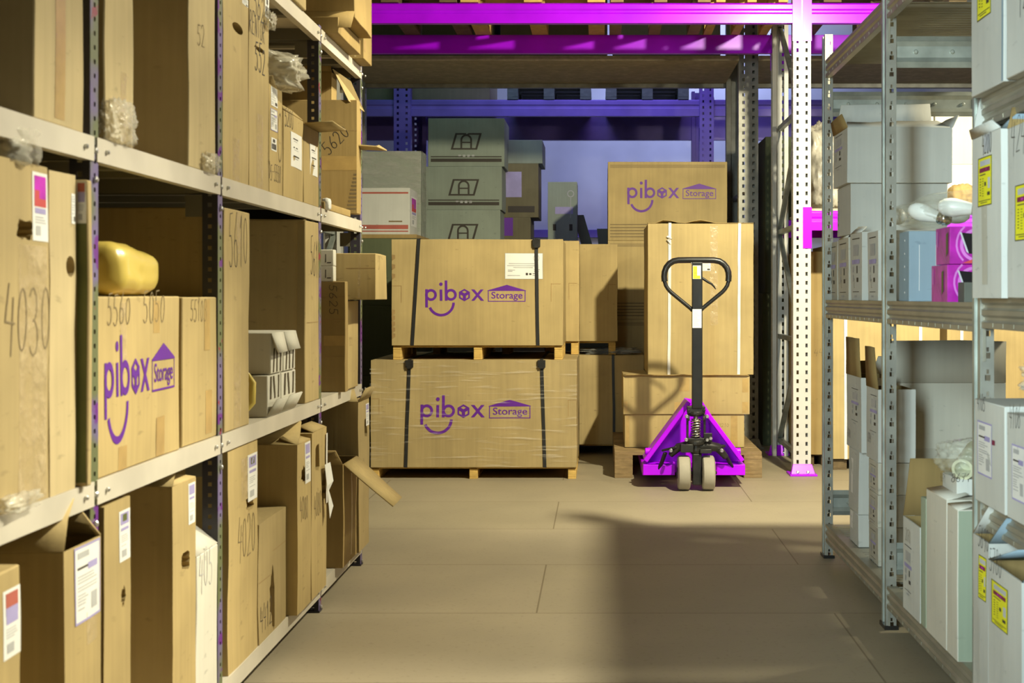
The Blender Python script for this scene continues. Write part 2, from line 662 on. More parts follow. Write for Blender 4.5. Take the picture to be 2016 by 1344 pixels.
# printed labels: (x0, y0, x1, y1, material slot) in the unit square, slot 0 is the paper itself
def lines(r, x0, x1, ys, m, th=.02):
    return [(x0, y, x0 + (x1 - x0) * r.uniform(.55, 1), y + th, m) for y in ys]


def label_art(style, r):
    if style == 'white':
        return ['paper', 'grey_ink', 'ink'], lines(r, .08, .92, [.88, .80, .72, .60, .52, .44, .32], 1, .03) + [(.60, .08, .92, .24, 2), (.08, .10, .40, .13, 1), (.08, .18, .36, .21, 1)]
    if style == 'plain':
        return ['paper', 'grey_ink', 'ink'], lines(r, .2, .8, [.80, .55, .30], 2, .035) + lines(r, .25, .75, [.74, .49, .24], 1, .02)
    if style == 'form':
        return ['paper', 'grey_ink', 'lavender', 'ink'], [(0, 0, 1, .03, 2), (0, .97, 1, 1, 2), (0, 0, .03, 1, 2), (.97, 0, 1, 1, 2), (.12, .84, .55, .92, 1), (.10, .70, .55, .73, 3), (.50, .66, .88, .75, 2)] + lines(r, .1, .9, [.60, .56, .52, .46, .42], 1, .016) + lines(r, .1, .5, [.36, .32, .28, .24, .18], 1, .016) + [(.62, .12, .86, .34, 1)]
    if style == 'photo':
        return ['paper', 'pink', 'red', 'lavender', 'grey_ink'], [(.12, .62, .88, .95, 1), (.12, .50, .88, .62, 2), (.14, .62, .45, .74, 2), (.15, .40, .85, .48, 3)] + lines(r, .15, .85, [.34, .30, .26], 4, .015) + [(.2, .08, .5, .22, 4)]
    if style == 'photo_red':
        return ['paper', 'brick', 'lavender', 'grey_ink'], [(.14, .74, .86, .95, 1), (.14, .62, .86, .74, 2), (.16, .50, .84, .62, 2)] + lines(r, .15, .85, [.42, .38, .34, .30], 3, .015) + [(.2, .08, .6, .22, 3)]
    if style == 'strip':
        return ['paper', 'lavender', 'grey_ink', 'olive'], [(.12, .72, .88, .95, 1), (.30, .78, .70, .92, 3), (.15, .60, .85, .66, 1)] + lines(r, .15, .85, [.5, .46, .42, .38, .3], 2, .015) + [(.2, .08, .65, .22, 2)]
    if style == 'yellow':
        b = [(0, 0, 1, .018, 3), (0, .982, 1, 1, 3), (0, 0, .03, 1, 3), (.97, 0, 1, 1, 3), (.16, .82, .90, .93, 2), (.12, .69, .88, .78, 1), (.35, .715, .65, .755, 4), (.14, .63, .58, .65, 3)]
        b += [(.16, .22 + i * .055, .24, .24 + i * .055, 3) for i in range(7)] + [(.34, .20 + i * .05, .44, .212 + i * .05, 3) for i in range(8)]
        b += [(.50, .40, .62, .48, 3), (.74, .34, .90, .56, 2), (.70, .20, .88, .27, 3), (.08, .10, .92, .115, 3), (.22, .06, .70, .075, 3)]
        return ['yellow', 'wine', 'silver', 'ink', 'pink'], b
    if style == 'barcode':
        return ['paper', 'ink'], [(.1 + i * .085, .1, .1 + i * .085 + r.choice([.03, .05]), .55, 1) for i in range(10)] + [(.3, .65, .7, .9, 1)]
    if style == 'delivery':
        return ['paper', 'grey_ink', 'ink'], [(0, 0, 1, .012, 1), (0, .988, 1, 1, 1), (0, 0, .01, 1, 1), (.99, 0, 1, 1, 1), (.10, .58, .78, .61, 1), (.06, .50, .82, .53, 1), (.22, .43, .74, .46, 1), (.08, .33, .27, .36, 1), (.08, .28, .20, .31, 1), (.07, .12, .40, .15, 1), (.55, .15, .61, .24, 2), (.64, .16, .70, .23, 2), (.73, .2, .83, .22, 2), (.73, .13, .88, .16, 1), (.77, .35, .92, .38, 1), (.77, .28, .9, .31, 1)] + [(.74 + .09 + .075 * math.cos(i * PI / 8) - .012, .81 + .115 * math.sin(i * PI / 8) - .012, .74 + .09 + .075 * math.cos(i * PI / 8) + .012, .81 + .115 * math.sin(i * PI / 8) + .012, 1) for i in range(16)]
    raise KeyError(style)


# print laid straight on the board of the white cartons (no paper under it)
def spine_art(r):
    return ['grey_ink', 'lavender', 'ink'], [(.10, .93, .90, .945, 2), (.22, .66, .78, .84, 0), (.08, .53, .92, .60, 1), (.15, .40, .30, .49, 0), (.62, .38, .72, .50, 2), (.15, .25, .26, .36, 0), (.60, .24, .80, .31, 2), (.10, .08, .85, .09, 2), (.3, .0, .6, .03, 0)]


# ------------------------------------------------------------------ cartons
FACES = {
    '+X': lambda w, d, h: ((w / 2, -d / 2, 0), (0, 1, 0), (0, 0, 1), (1, 0, 0), d, h),
    '-X': lambda w, d, h: ((-w / 2, d / 2, 0), (0, -1, 0), (0, 0, 1), (-1, 0, 0), d, h),
    '-Y': lambda w, d, h: ((-w / 2, -d / 2, 0), (1, 0, 0), (0, 0, 1), (0, -1, 0), w, h),
    '+Y': lambda w, d, h: ((w / 2, d / 2, 0), (-1, 0, 0), (0, 0, 1), (0, 1, 0), w, h),
    '+Z': lambda w, d, h: ((-w / 2, -d / 2, h), (1, 0, 0), (0, 1, 0), (0, 0, 1), w, d),
}
_seed = [0]


class Carton:
    """a box built from its real extents; sides are slightly dented, every decal follows the dents"""

    def __init__(self, name, label, X, Y, Z, mat='card', cat='box', group=None, amp=.0022, bulge=.002, open_top=False, rot=None, bevel=.0022, step=.085):
        _seed[0] += 1
        self.seed = Vector((_seed[0] * 3.17, _seed[0] * 1.73, _seed[0] * .91))
        self.rs = random.Random(_seed[0])
        self.w, self.d, self.h = X[1] - X[0], Y[1] - Y[0], Z[1] - Z[0]
        self.X, self.Y, self.Z = X, Y, Z
        self.amp, self.bulge, self.mat = amp, bulge, mat
        self.base = Vector(((X[0] + X[1]) / 2, (Y[0] + Y[1]) / 2, Z[0]))
        self.root = thing(name, label, cat, self.base, group, rot)
        self.open, self.bevel, self.step = open_top, bevel, step
        self.body = self.make_body()

    def disp(self, p):
        w, d, h = self.w, self.d, self.h
        p = Vector(p)
        n = noise.noise_vector(p * 5.5 + self.seed)
        k = min(1, max(0, p.z / .04))
        v = n * self.amp
        v.z *= .6
        sx, sy = max(-1, min(1, 2 * p.x / w)), max(-1, min(1, 2 * p.y / d))
        tx, ty, tz = math.cos(sx * PI / 2), math.cos(sy * PI / 2), math.sin(PI * max(0, min(1, p.z / h)))
        v += Vector((sx ** 3 * ty * tz, sy ** 3 * tx * tz, 0)) * self.bulge
        v.z *= k
        return v

    def make_body(self):
        w, d, h = self.w, self.d, self.h
        seg = lambda L: max(2, min(9, int(L / self.step)))
        nx, ny, nz = self.nseg = seg(w), seg(d), seg(h)
        idx, vs, fs = {}, [], []

        def vid(i, j, k):
            if (i, j, k) not in idx:
                p = Vector((-w / 2 + w * i / nx, -d / 2 + d * j / ny, h * k / nz))
                idx[(i, j, k)] = len(vs)
                vs.append(p + self.disp(p))
            return idx[(i, j, k)]
        for i in range(nx):
            for j in range(ny):
                fs.append([vid(i, j, 0), vid(i, j + 1, 0), vid(i + 1, j + 1, 0), vid(i + 1, j, 0)])
                if not self.open:
                    fs.append([vid(i, j, nz), vid(i + 1, j, nz), vid(i + 1, j + 1, nz), vid(i, j + 1, nz)])
            for k in range(nz):
                fs.append([vid(i, 0, k), vid(i + 1, 0, k), vid(i + 1, 0, k + 1), vid(i, 0, k + 1)])
                fs.append([vid(i, ny, k), vid(i, ny, k + 1), vid(i + 1, ny, k + 1), vid(i + 1, ny, k)])
        for j in range(ny):
            for k in range(nz):
                fs.append([vid(0, j, k), vid(0, j, k + 1), vid(0, j + 1, k + 1), vid(0, j + 1, k)])
                fs.append([vid(nx, j, k), vid(nx, j + 1, k), vid(nx, j + 1, k + 1), vid(nx, j, k + 1)])
        mb = MB()
        mb.add(vs, fs)
        o = mb.build('body', [self.mat, 'card_in' if self.mat not in ('white', 'white_warm', 'mint') else 'card_in'], None, smooth=None if self.open else 38, fix=False)
        o.parent = self.root
        if self.open:
            s = o.modifiers.new('board', 'SOLIDIFY')
            s.thickness = .004
            s.offset = -1
            s.material_offset = 1
        elif self.bevel:
            b = o.modifiers.new('edges', 'BEVEL')
            b.width = self.bevel
            b.segments = 2
            b.limit_method = 'ANGLE'
            b.angle_limit = math.radians(50)
        return o

    def frame(self, face):
        return FACES[face](self.w, self.d, self.h)

    def pt(self, face, s, t, off=.0015):
        o, r, u, n, _, _ = [Vector(q) if isinstance(q, tuple) else q for q in self.frame(face)]
        L, H = self.frame(face)[4:]
        na = self.nseg[1] if face in ('+X', '-X') else self.nseg[0]
        nb = self.nseg[1] if face == '+Z' else self.nseg[2]
        a, c = s / L * na, t / H * nb
        i, j = max(0, min(na - 1, int(a))), max(0, min(nb - 1, int(c)))
        a, c = a - i, c - j
        node = lambda k, l: self.disp(o + r * (L * k / na) + u * (H * l / nb))
        d = (node(i, j) * (1 - a) + node(i + 1, j) * a) * (1 - c) + (node(i, j + 1) * (1 - a) + node(i + 1, j + 1) * a) * c
        return o + r * s + u * t + d + n * off

    def px(self, face, u, v):
        """where the photo's pixel lands on this face, in metres along and up it"""
        if face in ('+X', '-X'):
            x = self.X[1] if face == '+X' else self.X[0]
            y = YS(u, x)
            s = (y - self.Y[0]) if face == '+X' else (self.Y[1] - y)
            return s, PZ(v, y) - self.Z[0]
        y = self.Y[0]
        return PX(u, y) - self.X[0], PZ(v, y) - self.Z[0]

    def grid(self, mb, face, s0, t0, s1, t1, m=0, off=.0006, n=None, skew=0):
        nu = n or max(1, int(abs(s1 - s0) / .06) + 1)
        nv = n or max(1, int(abs(t1 - t0) / .06) + 1)
        vs = [self.pt(face, s0 + (s1 - s0) * i / nu + skew * j / nv, t0 + (t1 - t0) * j / nv, off) for j in range(nv + 1) for i in range(nu + 1)]
        fs = [(j * (nu + 1) + i, j * (nu + 1) + i + 1, (j + 1) * (nu + 1) + i + 1, (j + 1) * (nu + 1) + i) for j in range(nv) for i in range(nu)]
        mb.add(vs, fs, m)

    def child(self, mb, name, mats, parent=None, smooth=None, label=None, solid=None):
        o = mb.build(name, mats, None, smooth=smooth, fix=False)
        o.parent = parent or self.root
        if label:
            o['label'] = label
        if solid:
            s = o.modifiers.new('board', 'SOLIDIFY')
            s.thickness = solid
            s.offset = 0
        return o

    def _rect(self, face, a, b):
        s0, t1 = self.px(face, *a)
        s1, t0 = self.px(face, *b)
        if s0 > s1:
            s0, s1 = s1, s0
        if t0 > t1:
            t0, t1 = t1, t0
        _, _, _, _, L, H = self.frame(face)
        c = lambda x, m: max(.002, min(m - .002, x))
        return c(s0, L), c(t0, H), c(s1, L), c(t1, H)

    def sticker(self, face, a, b, style, name='label_sticker', label=None):
        return self.sticker_m(face, *self._rect(face, a, b), style, name, label)

    def sticker_m(self, face, s0, t0, s1, t1, style, name='label_sticker', label=None):
        mb = MB()
        if style == 'spine':
            mats, parts = spine_art(self.rs)
        else:
            mats, parts = label_art(style, self.rs)
            self.grid(mb, face, s0, t0, s1, t1, 0, .0007)
        for x0, y0, x1, y1, m in parts:
            self.grid(mb, face, s0 + (s1 - s0) * x0, t0 + (t1 - t0) * y0, s0 + (s1 - s0) * x1, t0 + (t1 - t0) * y1, m, .0011)
        return self.child(mb, name, mats, label=label)

    def patch(self, face, a, b, mat, name='tape', off=.0005, label=None, skew=0):
        mb = MB()
        self.grid(mb, face, *self._rect(face, a, b), 0, off, skew=skew)
        return self.child(mb, name, [mat], label=label)

    def crease(self, face, u0, u1, v, th=.0022):
        s0, t = self.px(face, u0, v)
        s1 = self.px(face, u1, v)[0]
        mb = MB()
        self.grid(mb, face, max(.001, s0), t, min(self.frame(face)[4] - .001, s1), t + th, 0, .0006)
        return self.child(mb, 'crease', ['card_edge'])

    def tape(self, face, a, b, mat='tape', skew=0):
        return self.patch(face, a, b, mat, skew=skew)

    def bars(self, face, rects, mat, name):
        mb = MB()
        for s0, t0, s1, t1 in rects:
            if name in ('red_band', 'flap_cut', 'crease'):
                mb = MB()
            self.grid(mb, face, s0, t0, s1, t1, 0, .0007)
            if name in ('red_band', 'flap_cut', 'crease'):
                self.child(mb, name, [mat])
        if name not in ('red_band', 'flap_cut', 'crease'):
            return self.child(mb, name, [mat])

    def art(self, face, p2, s, t, sx, sy, mat, name, off=.0010, rot=0):
        c, sn = math.cos(rot), math.sin(rot)
        mb = MB()
        mb.add([self.pt(face, s + x * sx * c - y * sy * sn, t + x * sx * sn + y * sy * c, off) for x, y in p2.v], p2.f)
        return self.child(mb, name, [mat])

    def logo(self, face, s, t, width, stretch=1.0):
        k = width / 546.0
        return self.art(face, LOGO, s, t, k, k * stretch, 'logo', 'printed_logo', .0010)

    def hand(self, face, a, text, h, mat='ink', w=.055, rot=0, narrow=1.0):
        """a: pixel of the lower left corner of the writing"""
        s, t = self.px(face, *a)
        return self.art(face, hand_art(text, h, w, _seed[0], narrow), s, t, 1, 1, mat, 'handwriting', .0008, rot)

    def flap(self, edge, length, angle, s0=0.0, s1=1.0, mat=None, taper=.02, curl=0.0, name='flap', label=None, z=None):
        """a lid flap hinged on a top edge; angle 0 sticks straight out, 90 stands up, 180 lies closed"""
        o, r, u, n, L, H = [Vector(q) if isinstance(q, tuple) else q for q in self.frame(edge)]
        a = math.radians(angle)
        z = H if z is None else z
        nu, nv = max(2, int(L / .08)), max(2, int(length / .07))
        vs = []
        for j in range(nv + 1):
            fj = j / nv
            aa = a + curl * fj * fj
            dd = n * math.cos(aa) + Vector((0, 0, 1)) * math.sin(aa)
            for i in range(nu + 1):
                fi = s0 + (s1 - s0) * i / nu
                sh = (.5 - i / nu) * 2 * taper * fj
                p = o + r * (fi * L + sh) + Vector((0, 0, z))
                p = p + self.disp(Vector((max(-self.w / 2, min(self.w / 2, p.x)), max(-self.d / 2, min(self.d / 2, p.y)), z)))
                q = p + dd * (length * fj + .001)
                q += noise.noise_vector(q * 7 + self.seed) * .006 * fj
                vs.append(q)
        fs = [(j * (nu + 1) + i, j * (nu + 1) + i + 1, (j + 1) * (nu + 1) + i + 1, (j + 1) * (nu + 1) + i) for j in range(nv) for i in range(nu)]
        mb = MB()
        mb.add(vs, fs)
        return self.child(mb, name, [mat or self.mat], smooth=50, label=label, solid=.004)

    def handhole(self, face, a, b, ragged=0.0, depth=.07, shape='oval'):
        """a real hole cut into the board"""
        s0, t0, s1, t1 = self._rect(face, a, b)
        o, r, u, n, L, H = [Vector(q) if isinstance(q, tuple) else q for q in self.frame(face)]
        cs, ct, rs, rt = (s0 + s1) / 2, (t0 + t1) / 2, (s1 - s0) / 2, (t1 - t0) / 2
        k = 20
        pts = []
        e = 2.0 if shape == 'oval' else 6.0
        for i in range(k):
            t = 2 * PI * i / k
            c, s_ = math.cos(t), math.sin(t)
            g = 1 / (abs(c) ** e + abs(s_) ** e) ** (1 / e)
            g *= 1 + ragged * self.rs.uniform(-1, .6)
            pts.append((cs + rs * g * c, ct + rt * g * s_))
        mb = MB()
        mb.prism(pts, (o + n * .03, r, u, -n), depth + .03)
        cut = mb.build('cut', [self.mat])
        cut.location = self.base
        bpy.context.view_layer.update()
        self._cut(cut, o + r * cs + u * ct, n)

    def _cut(self, cut, at, n):
        b = self.body
        md = b.modifiers.new('hole', 'BOOLEAN')
        md.object = cut
        md.operation = 'DIFFERENCE'
        md.solver = 'EXACT'
        mods = [m for m in b.modifiers if m.type == 'BEVEL']
        for m in mods:
            b.modifiers.remove(m)
        dg = bpy.context.evaluated_depsgraph_get()
        dg.update()
        me = bpy.data.meshes.new_from_object(b.evaluated_get(dg))
        b.modifiers.clear()
        b.data = me
        bpy.data.objects.remove(cut)

    def strap(self, s, width=.018, mat='strap', faces=('-Y', '+Z'), s_top=None, buckle=False):
        """a packing strap round the box, s metres from the left of the front"""
        mb = MB()
        if '-Y' in faces:
            a, b = (s, s_top) if s_top is not None else (s, s)
            nv = max(2, int(self.h / .05))
            vs = []
            for j in range(nv + 1):
                c = a + (b - a) * j / nv
                vs += [self.pt('-Y', c - width / 2, self.h * j / nv, .004), self.pt('-Y', c + width / 2, self.h * j / nv, .004)]
            if '+Z' in faces:
                vs += [self.pt('+Z', b - width / 2, .0, .004), self.pt('+Z', b + width / 2, .0, .004), self.pt('+Z', b - width / 2, self.d, .004), self.pt('+Z', b + width / 2, self.d, .004)]
                nv += 2
            mb.add(vs, [(2 * j, 2 * j + 1, 2 * j + 3, 2 * j + 2) for j in range(nv)])
        o = self.child(mb, 'strap', [mat], solid=.0012)
        if buckle:
            m2 = MB()
            p = self.pt('-Y', s_top if s_top is not None else s, self.h - .018, .006)
            m2.box(p.x - .021, p.x + .021, p.y - .007, p.y + .003, p.z - .022, p.z + .018)
            m2.box(p.x - .014, p.x + .014, p.y - .011, p.y - .006, p.z - .028, p.z - .012)
            k = self.child(m2, 'buckle', ['black_metal'], parent=o)
        return o


# ------------------------------------------------------------------ soft and perforated things
def blob(name, mats, center, size, seed, amp=.12, detail=4, freq=2.2, flat=True, parent=None, smooth=60, fold=.0, boxy=.45, power=None):
    """a lumpy soft body (bag, wrapped parcel) as one closed mesh resting on its flattened bottom"""
    bm = bmesh.new()
    bmesh.ops.create_icosphere(bm, subdivisions=detail, radius=1)
    sx, sy, sz = [q / 2 for q in size]
    sd = Vector((seed * 2.3, seed * 1.1, seed * 3.7))
    for v in bm.verts:
        p = v.co.copy()
        k = 1 + amp * noise.noise(p * freq + sd) + amp * .6 * noise.noise(p * freq * 2.7 + sd)
        if fold:
            k += fold * abs(noise.noise(p * freq * 4 + sd * 2)) - fold * .4
        q = Vector((p.x, p.y, p.z))
        m = max(abs(q.x), abs(q.y), abs(q.z))
        if power:                                 # rounded box
            q = Vector([math.copysign(abs(c) ** power, c) for c in q]) * k * .85
        else:
            q = q.lerp(q / m * .9, boxy) * k      # a little boxy
        q = Vector((q.x * sx, q.y * sy, q.z * sz))
        if flat and q.z < -sz * .86:
            q.z = -sz * .86
        v.co = q
    lo = min(v.co.z for v in bm.verts)
    for v in bm.verts:
        v.co.z -= lo
    me = bpy.data.meshes.new(name)
    bm.to_mesh(me)
    bm.free()
    for m in (mats if isinstance(mats, (list, tuple)) else [mats]):
        me.materials.append(M[m])
    me.shade_smooth()
    o = bpy.data.objects.new(name, me)
    COL.objects.link(o)
    o.parent = parent
    o.location = Vector(center) - (world_loc(parent) if parent else Vector((0, 0, 0)))
    return o


def soft_box(name, mat, X, Y, Z, r, seed, amp=.008, slope=0.0, parent=None, cuts=14):
    """a soft parcel: box with generous rounding, creases and a top that may slope along Y"""
    bm = bmesh.new()
    bmesh.ops.create_cube(bm, size=2)
    bmesh.ops.subdivide_edges(bm, edges=bm.edges, cuts=cuts, use_grid_fill=True)
    c0 = Vector(((X[0] + X[1]) / 2, (Y[0] + Y[1]) / 2, (Z[0] + Z[1]) / 2))
    hs = Vector(((X[1] - X[0]) / 2, (Y[1] - Y[0]) / 2, (Z[1] - Z[0]) / 2))
    sd = Vector((seed * 1.3, seed * 2.9, seed * .7))
    for v in bm.verts:
        p = Vector((v.co.x * hs.x, v.co.y * hs.y, v.co.z * hs.z))
        q = Vector([max(-h + r, min(h - r, c)) for c, h in zip(p, hs)])
        d = p - q
        p = q + d.normalized() * r if d.length > 1e-6 else p
        p += noise.noise_vector(p * 9 + sd) * amp + noise.noise_vector(p * 28 + sd) * amp * .35
        if p.z > 0:
            p.z *= 1 - slope * p.y / hs.y
        p.z = max(p.z, -hs.z)
        v.co = p + Vector((0, 0, hs.z))
    me = bpy.data.meshes.new(name)
    bm.to_mesh(me)
    bm.free()
    me.materials.append(M[mat])
    me.shade_smooth()
    o = bpy.data.objects.new(name, me)
    COL.objects.link(o)
    o.parent = parent
    o.location = Vector((c0.x, c0.y, Z[0])) - (world_loc(parent) if parent else Vector((0, 0, 0)))
    return o


def perf_strip(mb, o, right, up, w, h, pitch, holes, m=0):
    """plate w x h with a column of real holes per pitch; holes: (cx, cy, rx, ry) inside the w x pitch cell"""
    o, right, up = Vector(o), Vector(right), Vector(up)
    n = int(h / pitch + 1e-6)
    P = lambda a, b: o + right * a + up * b
    for k in range(n):
        b0 = k * pitch
        # the cell is sliced into horizontal bands between the holes
        ys = [0.0]
        row = sorted(holes, key=lambda q: q[1])
        for cx, cy, rx, ry in row:
            band = (cy - ry, cy + ry)
            if ys[-1] < band[0]:
                mb.add([P(0, b0 + ys[-1]), P(w, b0 + ys[-1]), P(w, b0 + band[0]), P(0, b0 + band[0])], [(0, 1, 2, 3)], m)
            if band[1] > ys[-1] + 1e-9:
                xs = [0.0]
                for c2 in sorted([q for q in row if abs(q[1] - cy) < 1e-6]):
                    mb.add([P(xs[-1], b0 + band[0]), P(c2[0] - c2[2], b0 + band[0]), P(c2[0] - c2[2], b0 + band[1]), P(xs[-1], b0 + band[1])], [(0, 1, 2, 3)], m)
                    xs.append(c2[0] + c2[2])
                mb.add([P(xs[-1], b0 + band[0]), P(w, b0 + band[0]), P(w, b0 + band[1]), P(xs[-1], b0 + band[1])], [(0, 1, 2, 3)], m)
                ys.append(band[1])
        mb.add([P(0, b0 + ys[-1]), P(w, b0 + ys[-1]), P(w, b0 + pitch), P(0, b0 + pitch)], [(0, 1, 2, 3)], m)
    rest = h - n * pitch
    if rest > 1e-4:
        mb.add([P(0, n * pitch), P(w, n * pitch), P(w, h), P(0, h)], [(0, 1, 2, 3)], m)


def bolt(mb, c, axis, r=.008, m=0):
    d = Vector(axis)
    q = d.to_track_quat('Z', 'Y').to_matrix()
    mb.lathe([(r, 0), (r, .004), (r * .6, .006)], c, q, 8, m)


def pallet(name, label, X, Y, z, mat='wood', cat='pallet', group=None, h=.144, bx=None):
    """wooden pallet: deck boards, nine blocks and bottom boards; skids run along Y"""
    r = thing(name, label, cat, ((X[0] + X[1]) / 2, (Y[0] + Y[1]) / 2, z), group)
    w, d = X[1] - X[0], Y[1] - Y[0]
    bx = bx or min(.10, w * .13)
    t = h * .14
    n = max(4, int(d / .17))
    pit = d / n
    mb = MB()
    for i in range(n):
        mb.box(X[0], X[1], Y[0] + pit * i + .012, Y[0] + pit * (i + 1) - .012, z + h - t, z + h)
    mb.build_each('deck_board', [mat], r, bevel=.002)
    mb = MB()
    for i in range(3):
        x = X[0] + (w - bx) * i / 2
        mb.box(x, x + bx, Y[0], Y[1], z + h - 2 * t, z + h - t)
    mb.build_each('stringer_board', [mat], r, bevel=.002)
    for i in range(3):
        x = X[0] + (w - bx) * i / 2
        for j in range(3):
            y = Y[0] + (d - .14) * j / 2
            MB().box(x, x + bx, y, y + .14, z + t, z + h - 2 * t).build('block', [mat], r, bevel=.003)
        MB().box(x, x + bx, Y[0], Y[1], z, z + t).build('bottom_board', [mat], r, bevel=.002)
    return r


def post_front_mat():
    """worn violet-grey paint with olive and dark red chips"""
    m, nt, b, tc = new_mat('chipped_post_paint')
    a = ramp_mix(nt, noise_fac(nt, tc, 6, (1, 1, 1), 2, .45, .55), (.15, .12, .26), (.13, .15, .07))
    a = ramp_mix(nt, noise_fac(nt, tc, 9, (1, 1, 1.6), 3, .60, .63), a, (.13, .02, .24))
    nt.links.new(ramp_mix(nt, noise_fac(nt, tc, 15, (1, 1, 1.3), 3, .68, .70), a, (.25, .02, .05)), b.inputs['Base Color'])
    b.inputs['Roughness'].default_value = .45
    return m


M['post_front'] = post_front_mat()


# ================================================================== the setting
RX0, RX1, RY0, RY1, RZ = -3.4, 4.8, -3.0, 13.4, 4.4
struct(MB().box(RX0, RX1, RY0, RY1, -.1, 0).build('floor', 'floor', base=(0, 0, 0)))
struct(MB().box(RX0, RX1, RY0, RY1, RZ, RZ + .1).build('ceiling', 'ceil', base=(0, 0, RZ)))
struct(MB().box(RX0, RX1, RY1, RY1 + .1, 0, RZ).build('wall_back', 'wall_blue', base=(0, RY1, 0)))
struct(MB().box(RX0 - .1, RX0, RY0, RY1, 0, RZ).build('wall_left', 'concrete', base=(RX0, 0, 0)))
struct(MB().box(RX1, RX1 + .1, RY0, RY1, 0, RZ).build('wall_right', 'concrete', base=(RX1, 0, 0)))
struct(MB().box(RX0, RX1, RY0 - .1, RY0, 0, RZ).build('wall_front', 'concrete', base=(0, RY0, 0)))
mb = MB()
mb.box(-1.2, 3.0, RY1 - .03, RY1, 1.62, 1.70)
struct(mb.build('trim_1', 'violet', base=(0, RY1, 1.62)))

# ================================================================== left shelving
LX, LXB = -.89, -1.52
LZ = [.09, .675, 1.28, 1.85]
LPY = [1.20, 2.215, 2.955, 4.015, 4.712]        # near faces of the posts
lrack = thing('shelving_rack', 'long beige shelving with dark perforated posts along the left side of the aisle', 'shelving', ((LX + LXB) / 2, 3.0, 0))
PW = .035
for i, y in enumerate(LPY):
    for back in (0, 1):
        x0 = LX - PW if not back else LXB
        mb = MB()
        # flange facing the camera, with holes, and flange facing the aisle
        perf_strip(mb, (x0, y, 0), (1, 0, 0), (0, 0, 1), PW, 1.86, .025, [(PW * .5, .0125, .0045, .0045)])
        xf = LX if not back else LXB
        perf_strip(mb, (xf, y, 0), (0, 1, 0), (0, 0, 1), PW, 1.86, .025, [(PW * .55, .0125, .004, .004)], 1)
        p = mb.build('post', ['post_dark', 'post_front'] if 'post_front' in M else ['post_dark', 'post_dark'], lrack, solid=.0022, fix=False)
        mb = MB()
        mb.box(x0 - .004, x0 + PW + .004, y - .004, y + PW + .004, 0, .006)
        mb.build('foot_plate', 'post_dark', lrack)
    mb = MB()
    for z in LZ:
        for dz in (-.024, -.075):
            bolt(mb, (LX + .002, y + PW * .5, z + dz), (1, 0, 0), .0060)
        for dy in (-.03, PW + .03):
            bolt(mb, (LX + .0045, y + dy, z - .022), (1, 0, 0), .0045)
    if i:
        mb.build_each('bolt', 'bolt', lrack, fix=False)
for i in range(4):
    y0, y1 = LPY[i] + PW + .001 if i else LPY[i] + PW + .001, LPY[i + 1] - .001
    for z in LZ:
        mb = MB()
        mb.box(LXB + .004, LX + .001, y0, y1, z - .004, z, 0)
        mb.box(LX + .001, LX + .004, y0 - .012, y1 + .012, z - .043, z, 0)        # front lip
        mb.box(LXB, LXB + .004, y0, y1, z - .043, z, 0)
        mb.box(LX - .016, LX + .001, y0, y1, z - .043, z - .040, 0)               # turned-in edge
        for k in (1, 2, 3):
            yy = y0 + (y1 - y0) * k / 4
            mb.box(LXB + .01, LX - .02, yy - .02, yy + .02, z - .022, z - .004, 1)  # stiffening ribs
        mb.box(LXB + .01, LX - .02, y0, y0 + .003, z - .04, z - .004, 1)
        mb.box(LXB + .01, LX - .02, y1 - .003, y1, z - .04, z - .004, 1)
        mb.build('shelf', ['lip', 'shelf_under'], lrack)
    # corner plates under each shelf, behind the posts
    mb = MB()
    for z in LZ[1:]:
        y = LPY[i + 1]
        mb.box(LX - .075, LX - PW - .001, y + .001, y + .004, z - .095, z - .045)
    mb.build_each('corner_plate', 'shelf_under', lrack)

